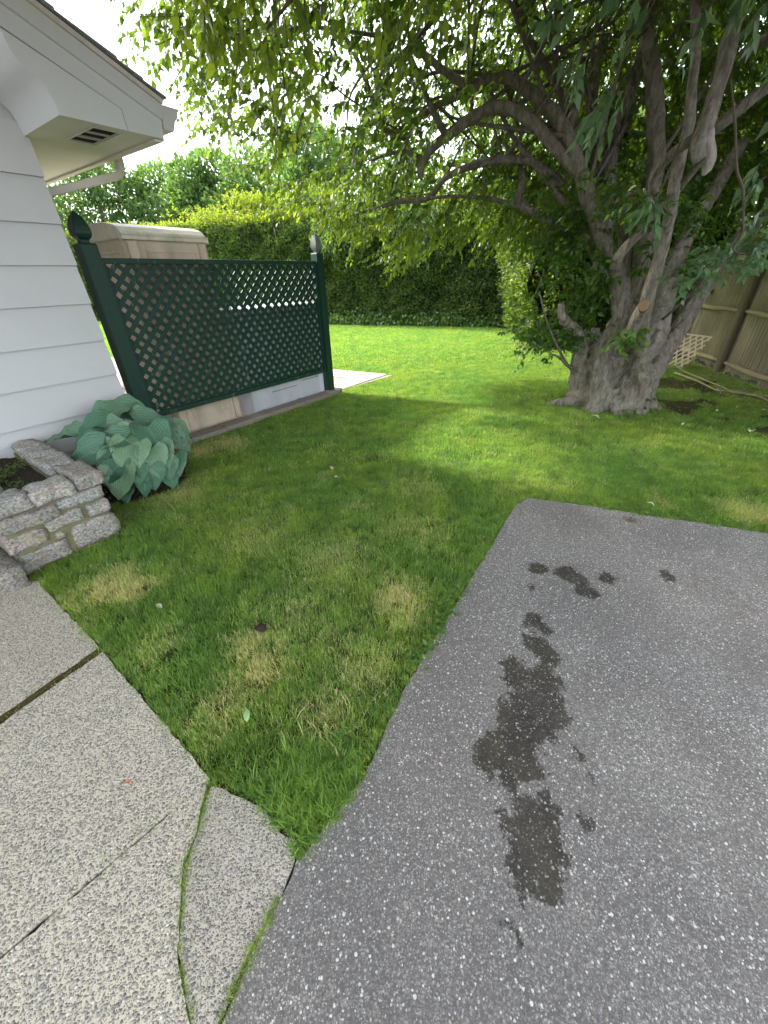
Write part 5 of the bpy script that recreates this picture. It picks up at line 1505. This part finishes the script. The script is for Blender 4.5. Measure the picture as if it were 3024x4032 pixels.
def blocked(x, y, over=.0):
    bad = np.zeros(len(x), bool)
    for p in pave:
        ins = in_poly(x, y, p)
        if ins.any():
            e_ = edge_dist(x[ins], y[ins], p)
            t_ = np.where(ins)[0]; bad[t_[e_ > over]] = True
    s = (x - P0[0]) * DD[0] + (y - P0[1]) * DD[1]; t = (x - P0[0]) * NN[0] + (y - P0[1]) * NN[1]
    bad |= (s < HS + .05) & (t < HT + .02)
    bad |= (s < PS1 + .01) & (t < PT1 + .01) & (t > 0)
    bad |= (s < -4.17) & (s > -4.9) & (t < 1.52) & (t > 0)
    bad |= (s > -2.85) & (s < .19) & (t < .165) & (t > -.1)
    bad |= (np.hypot(x + 2.22, y - 3.16) < .42)
    bad |= (s < -2.6) & (t < .62) & (t > .1)
    bad |= y > 16.3 - (x + 1.85) * .358
    bad |= (x > 3.85 - .5 * np.exp(-((y - 10.3) / .6) ** 2) * 0) & (y > 9.35)
    fx = 5.86 + (y - 6.8) * .2126
    bad |= x > fx - .06
    return bad
# near
x, y = scatter(-3.2, 3.6, .3, 3.4, 26000 * 2)
ok = ~blocked(x, y, .0015) & (np.abs(x) < y * 1.25 + .8)
x, y = x[ok], y[ok]; pts.append(np.stack([x, y, np.full(len(x), -.01)], 1)); idx.append(rng.integers(0, 6, len(x))); scl.append(rng.uniform(.75, 1.15, len(x)))
# mid
x, y = scatter(-3.0, 6.2, 3.3, 8.0, 30000)
ok = ~blocked(x, y, .01)
x, y = x[ok], y[ok]
bare = (fbm(np.stack([x * 1, y * 1, 0 * x], 1), 2.2, 5, 3) > np.interp(np.hypot(x - 4.5, (y - 5.5) * .8), [0, 1.3, 2.6], [-.02, .22, 2.0]))
x, y = x[~bare], y[~bare]
pts.append(np.stack([x, y, np.full(len(x), -.01)], 1)); idx.append(rng.integers(6, 9, len(x))); scl.append(rng.uniform(.7, 1.1, len(x)))
# far
x, y = scatter(-13, 5.2, 7.9, 19, 26000)
ok = ~blocked(x, y, .01)
x, y = x[ok], y[ok]; pts.append(np.stack([x, y, np.full(len(x), -.01)], 1)); idx.append(rng.integers(9, 12, len(x))); scl.append(rng.uniform(.6, 1.0, len(x)))
# uncut tussock in the lawn's sharp corner, and along edges
def along(poly_pts, n, spread, lo, hi, sx=0, sy=0):
    A_ = np.array(poly_pts); seg = np.linalg.norm(np.diff(A_, axis=0), axis=1); cum = np.r_[0, np.cumsum(seg)]
    u = rng.uniform(0, cum[-1], n); k = np.clip(np.searchsorted(cum, u) - 1, 0, len(seg) - 1)
    f = (u - cum[k]) / seg[k]
    p = A_[k] + (A_[k + 1] - A_[k]) * f[:, None] + rng.normal(size=(n, 2)) * spread + np.array([sx, sy])
    return p
tp = np.stack([rng.normal(-.27, .085, 420), rng.normal(.68, .085, 420)], 1)
ok = ~blocked(tp[:, 0], tp[:, 1], .01)
tp = tp[ok]; pts.append(np.c_[tp, np.full(len(tp), -.01)]); idx.append(rng.integers(12, 15, len(tp))); scl.append(rng.uniform(.5, 1.0, len(tp)))
edgeL = [(-.281, .467), (-.12, .614), (.019, .925), (.294, 1.358), (.661, 2.003), (1.02, 2.60), (1.152, 2.664), (1.49, 2.545), (2.593, 2.104), (4.5, 1.33)]
ep = along(edgeL, 900, .022, 0, 0, -.015, .02)
ok = ~blocked(ep[:, 0], ep[:, 1], .03); ep = ep[ok]
pts.append(np.c_[ep, np.full(len(ep), -.008)]); idx.append(rng.integers(12, 15, len(ep))); scl.append(rng.uniform(.22, .55, len(ep)))
ep = along([(-2.05, 1.76), (-1.431, 1.31), (-.655, .70), (-.392, .56), (-.30, .51)], 420, .016, 0, 0, .015, .02)
ok = ~blocked(ep[:, 0], ep[:, 1], .02); ep = ep[ok]
pts.append(np.c_[ep, np.full(len(ep), -.008)]); idx.append(rng.integers(12, 15, len(ep))); scl.append(rng.uniform(.2, .45, len(ep)))
# grass in the crack and along the slab/asphalt joint
ep = along(CRACK[:8], 420, .005, 0, 0)
nf = fbm(np.c_[ep, np.zeros(len(ep))], 9, 2) > -.25; ep = ep[nf]
pts.append(np.c_[ep, np.full(len(ep), .003)]); idx.append(rng.integers(0, 6, len(ep))); scl.append(rng.uniform(.15, .42, len(ep)))
ep = along([(-.295, .487), (-.300, .45), (-.338, .355), (-.39, .25), (-.42, .17), (-.5, -.05)], 270, .006, 0, 0)
nf = fbm(np.c_[ep, np.zeros(len(ep))], 9, 4) > -.02; ep = ep[nf]
pts.append(np.c_[ep, np.full(len(ep), .006)]); idx.append(rng.integers(0, 6, len(ep))); scl.append(rng.uniform(.18, .5, len(ep)))
PP = np.concatenate(pts); II = np.concatenate(idx); SS = np.concatenate(scl)
me = bpy.data.meshes.new('grass'); me.vertices.add(len(PP)); me.vertices.foreach_set('co', PP.astype(np.float32).ravel())
at = me.attributes.new('pick', 'INT', 'POINT'); at.data.foreach_set('value', II.astype(np.int32))
at = me.attributes.new('scl', 'FLOAT', 'POINT'); at.data.foreach_set('value', SS.astype(np.float32))
rot_ = np.stack([rng.normal(size=len(PP)) * .12, rng.normal(size=len(PP)) * .12, rng.uniform(0, 6.283, len(PP))], 1)
at = me.attributes.new('rot', 'FLOAT_VECTOR', 'POINT'); at.data.foreach_set('vector', rot_.astype(np.float32).ravel())
grass = bpy.data.objects.new('grass', me); sc.collection.objects.link(grass)
me.materials.append(M_grass)
tag(grass, 'short mown lawn grass with bleached straw patches', 'grass', kind='stuff')
ng = bpy.data.node_groups.new('grass_scatter', 'GeometryNodeTree')
ng.interface.new_socket('Geometry', in_out='INPUT', socket_type='NodeSocketGeometry')
ng.interface.new_socket('Geometry', in_out='OUTPUT', socket_type='NodeSocketGeometry')
gi = ng.nodes.new('NodeGroupInput'); go = ng.nodes.new('NodeGroupOutput')
ci = ng.nodes.new('GeometryNodeCollectionInfo'); ci.inputs['Collection'].default_value = tuftcol; ci.inputs['Separate Children'].default_value = True; ci.inputs['Reset Children'].default_value = True
ip = ng.nodes.new('GeometryNodeInstanceOnPoints'); ip.inputs['Pick Instance'].default_value = True
def na(nm, ty):
    x_ = ng.nodes.new('GeometryNodeInputNamedAttribute'); x_.data_type = ty; x_.inputs['Name'].default_value = nm
    return [o_ for o_ in x_.outputs if o_.enabled and o_.name == 'Attribute'][0]
ng.links.new(gi.outputs[0], ip.inputs['Points']); ng.links.new(ci.outputs[0], ip.inputs['Instance'])
ng.links.new(na('pick', 'INT'), ip.inputs['Instance Index']); ng.links.new(na('rot', 'FLOAT_VECTOR'), ip.inputs['Rotation']); ng.links.new(na('scl', 'FLOAT'), ip.inputs['Scale'])
ng.links.new(ip.outputs[0], go.inputs[0])
md = grass.modifiers.new('scatter', 'NODES'); md.node_group = ng

# moss cushions in the joint between the two big slabs
n = 5200
u = rng.uniform(0, 1, n)
A_, B_ = np.array([-1.41, 1.262]), np.array([-3.03, -1.49])
q_ = A_ + (B_ - A_) * u[:, None] + rng.normal(size=(n, 2)) * .013
P = np.c_[q_, rng.uniform(.002, .012, n) + .008 * fbm(np.c_[q_, np.zeros(n)], 22, 6)]
kp = fbm(np.c_[q_, np.zeros(n)], 16, 3) > -.30
P = P[kp]
mo = leaf_cloud('joint_moss_tufts', P, unit(rdir(len(P)) + UP * .5), rdir(len(P)), rng.uniform(.006, .014, len(P)), rng.uniform(.003, .006, len(P)), leaf_mat('ochre_moss', [(0, (.05, .035, .012)), (.5, (.12, .10, .02)), (1, (.20, .17, .04))], .1))
tag(mo, 'brown and ochre moss filling the wide joint between the concrete path slabs', 'moss', kind='stuff')
# broad-leaved weeds along the asphalt edge
ep = along([(.15, 1.14), (.294, 1.37), (.45, 1.65)], 260, .028, 0, 0, -.02, .015)
ep = np.r_[ep, along([(1.6, 2.53), (2.2, 2.29), (2.7, 2.1)], 260, .035, 0, 0, 0, .03), along([(-.29, .47), (-.25, .53)], 30, .012, 0, 0)]
n = len(ep)
P = np.c_[ep, rng.uniform(.0, .03, n)]
d_ = rdir(n); d_[:, 2] = np.abs(d_[:, 2]) * .5
wd = leaf_cloud('weeds', P, d_, unit(UP + rdir(n) * .4), rng.uniform(.015, .042, n), rng.uniform(.010, .024, n), M_weed)
tag(wd, 'small broad-leaved weeds growing along the edge of the asphalt', 'weeds', kind='stuff')

# ------------------------------------------------------------------ fallen things
def flat_leaf(name, x, y, z, ln, wd, az, col, label, cat='leaf', group=None, curl=.3, tilt=.2):
    mname = 'fallen_leaf_%02x%02x%02x' % tuple(int(c * 255) for c in col)
    m_ = bpy.data.materials.get(mname) or simple(mname, col, .6, nscale=80)
    V_, F_ = [], []
    ny, nx_ = 6, 3
    for j in range(ny + 1):
        v = j / ny; w = math.sin(math.pi * (v * .94 + .03) ** .8) * .5
        for i in range(-nx_, nx_ + 1):
            u = i / nx_
            V_.append((u * w * wd, (v - .5) * ln, curl * wd * (u * w * 2) ** 2 + .12 * ln * math.sin(v * 3) + .0))
    w = 2 * nx_ + 1
    for j in range(ny):
        for i in range(2 * nx_):
            a_ = j * w + i; F_.append((a_, a_ + 1, a_ + w + 1, a_ + w))
    o = mesh_obj(name, V_, F_, m_, None, smooth=True)
    so = o.modifiers.new('t', 'SOLIDIFY'); so.thickness = .0006
    o.location = (x, y, z); o.rotation_euler = (tilt, tilt * .5, az)
    tag(o, label, cat, group)
    return o
flat_leaf('fallen_leaf', -.579, .911, .038, .055, .026, .3, (.22, .38, .14), 'fresh pale green leaf lying on the lawn near the concrete path')
flat_leaf('fallen_leaf', -1.244, 1.537, .036, .045, .028, 1.2, (.30, .34, .22), 'dull grey-green leaf on the lawn above the concrete path corner')
flat_leaf('leaf_scrap', -.943, .679, .022, .020, .013, 2.0, (.55, .18, .06), 'small orange scrap lying on the pebbled concrete path', 'scrap')
flat_leaf('fallen_leaf', -.478, 3.239, .045, .06, .03, .7, (.42, .30, .24), 'curled pinkish brown leaf in the middle of the lawn')
flat_leaf('fallen_leaf', -.414, 3.057, .042, .04, .025, 1.9, (.62, .55, .40), 'small pale cream leaf just below the curled brown leaf on the lawn')
flat_leaf('fallen_leaf', 2.10, 2.50, .045, .075, .045, 2.4, (.28, .13, .08), 'reddish brown leaf in the grass at the far edge of the asphalt')
flat_leaf('fallen_leaf', 2.62, 2.16, .045, .085, .05, .2, (.45, .20, .13), 'russet leaf at the asphalt corner by the right edge')
flat_leaf('fallen_leaf', 2.73, 2.19, .04, .10, .06, 1.4, (.12, .22, .06), 'green leaf beside the russet leaf at the right edge')
flat_leaf('fallen_leaf', 1.998, 2.466, .045, .055, .035, .9, (.30, .42, .28), 'pale green leaf in the grass left of the reddish brown leaf')
flat_leaf('fallen_leaf', 2.551, 4.483, .05, .10, .06, .9, (.34, .48, .30), 'large pale green leaf on the shaded lawn in front of the trunk')
flat_leaf('fallen_leaf', 3.923, 3.887, .05, .11, .06, 2.2, (.50, .56, .44), 'large whitish leaf on the lawn at the right edge')
random.seed(77)
for i in range(26):
    x = random.uniform(2.0, 5.0); y = random.uniform(3.2, 5.6)
    if math.hypot(x - 3.1, y - 5.1) < .7 or x > 5.86 + (y - 6.8) * .21 - .25: continue
    flat_leaf('leaf_litter', x, y, .042, random.uniform(.03, .06), random.uniform(.02, .035), random.uniform(0, 6), random.choice([(.50, .54, .42), (.34, .36, .20), (.42, .36, .24)]), 'small pale fallen leaf on the shaded grass round the trunk', 'leaf', 'pale fallen leaves round the trunk')
# dark clump and tuft on asphalt
bm = bmesh.new(); bmesh.ops.create_icosphere(bm, subdivisions=3, radius=.022)
for v in bm.verts: v.co = v.co * (1 + .5 * mnoise.noise(v.co * 60)); v.co.x *= 1.3; v.co.z *= .5; v.co += Vector((-.636, 1.366, .036))
o = bm_obj('dirt_clod', bm, M_soil, None, True); tag(o, 'small dark clod lying on the lawn between straw patches', 'clod')
P = np.array([1.767, 2.303, .012]) + rng.normal(size=(160, 3)) * np.array([.025, .02, .006])
ms_ = leaf_cloud('dried_moss', P, unit(rdir(160) + UP * .4), rdir(160), rng.uniform(.008, .02, 160), rng.uniform(.004, .008, 160), simple('dry_moss', (.14, .10, .06)))
tag(ms_, 'small tuft of dried moss on the asphalt near its far edge', 'moss', kind='stuff')
n = 1100
x, y = rng.uniform(2.2, 5.4, n), rng.uniform(4.2, 6.3, n)
k_ = (x < 5.7 + (y - 6.8) * .21) & (fbm(np.c_[x, y, 0 * x], 1.6, 9) > -.15)
P = np.c_[x, y, rng.uniform(.015, .04, n)][k_]; n = len(P)
lt = leaf_cloud('litter_under_tree', P, unit(rdir(n) * np.array([1, 1, .2])), unit(UP + rdir(n) * .4), rng.uniform(.015, .04, n), rng.uniform(.008, .018, n), leaf_mat('brown_litter', [(0, (.09, .06, .035)), (.7, (.20, .14, .08)), (1, (.40, .36, .25))], .05))
tag(lt, 'small brown bits of leaf and bark in the thin shaded grass round the trunk', 'leaf litter', kind='stuff')
# fallen branches by the fence
fb = [[(5.10, 7.285), (5.28, 7.19), (5.22, 6.86), (5.12, 6.39), (4.98, 5.74), (5.0, 5.51), (5.08, 5.33), (5.17, 5.16), (5.1, 4.7)], [(4.96, 6.71), (4.875, 6.04), (4.85, 5.61), (4.93, 5.47), (5.06, 5.16), (5.0, 4.8)]]
for q, lab in zip(fb, ('long bare fallen branch lying along the foot of the fence', 'thinner bare fallen branch lying lawnward of the long one by the fence')):
    E_ = empty('fallen_branch', (*q[0], 0), lab, 'branch')
    pts_ = [(x, y, .045 + .015 * math.sin(i * 2)) for i, (x, y) in enumerate(q)]
    tube('stem', pts_, [.014 - .001 * i for i in range(len(pts_))], M_rail, E_, sides=7, wob=.3)
    for i in range(2, len(pts_) - 1):
        p = pts_[i]; th = random.uniform(0, 6.28)
        tube('side_twig', [p, (p[0] + .15 * math.cos(th), p[1] + .15 * math.sin(th), .06), (p[0] + .3 * math.cos(th + .4), p[1] + .3 * math.sin(th + .4), .04)], [.006, .004, .002], M_rail, E_, sides=5)
# leaf litter and bare twigs on the earth by the fence
n = 2600
a_ = rng.uniform(-2.6, 1.6, n); b_ = np.abs(rng.normal(size=n)) * .28 + .06
P = FB + fd * a_[:, None] + fn * b_[:, None] + UP * rng.uniform(.0, .025, n)[:, None]
lt = leaf_cloud('dry_leaf_litter', P, unit(rdir(n) * np.array([1, 1, .25])), unit(UP + rdir(n) * .4), rng.uniform(.02, .05, n), rng.uniform(.008, .02, n), leaf_mat('dry_litter', [(0, (.09, .06, .035)), (.6, (.20, .14, .08)), (1, (.34, .27, .17))], .05))
tag(lt, 'brown dry leaf litter along the foot of the stockade fence', 'leaf litter', kind='stuff')
n = 900
u = rng.uniform(0, 1, n)
q_ = along([(4.75, 9.55), (4.2, 9.3), (3.75, 9.25), (3.45, 9.7), (3.4, 10.6)], n, .07, 0, 0)
P = np.c_[q_, rng.uniform(0, .02, n)]
lt = leaf_cloud('mulch', P, unit(rdir(n) * np.array([1, 1, .25])), unit(UP + rdir(n) * .4), rng.uniform(.03, .07, n), rng.uniform(.01, .025, n), bpy.data.materials['dry_litter'])
tag(lt, 'brown mulch edging under the sunlit hedge end', 'mulch', kind='stuff')
n = 2200
P = np.stack([rng.uniform(-2.7, -1.75, n), rng.uniform(2.3, 3.75, n), rng.uniform(-.01, .012, n)], 1)
ss_ = (P - P0) @ DD; tt_ = (P - P0) @ NN
P = P[(ss_ > -3.58) & (ss_ < -2.5) & (tt_ > .16) & (tt_ < 1.22)]
n = len(P)
lt = leaf_cloud('bed_litter', P, unit(rdir(n) * np.array([1, 1, .3])), unit(UP + rdir(n) * .4), rng.uniform(.01, .03, n), rng.uniform(.005, .012, n), bpy.data.materials['dry_litter'])
tag(lt, 'dark soil crumbs and bark bits beneath the hosta', 'leaf litter', kind='stuff')
bed = sheet('planting_bed', [tuple(L(-3.6, .12, 0)[:2]), tuple(L(-2.75, .12, 0)[:2]), tuple(L(-2.45, .20, 0)[:2]), tuple(L(-2.62, .75, 0)[:2]), tuple(L(-3.05, 1.12, 0)[:2]), tuple(L(-3.6, 1.24, 0)[:2])], -.004, M_soil, jag=.02, seg=.05)
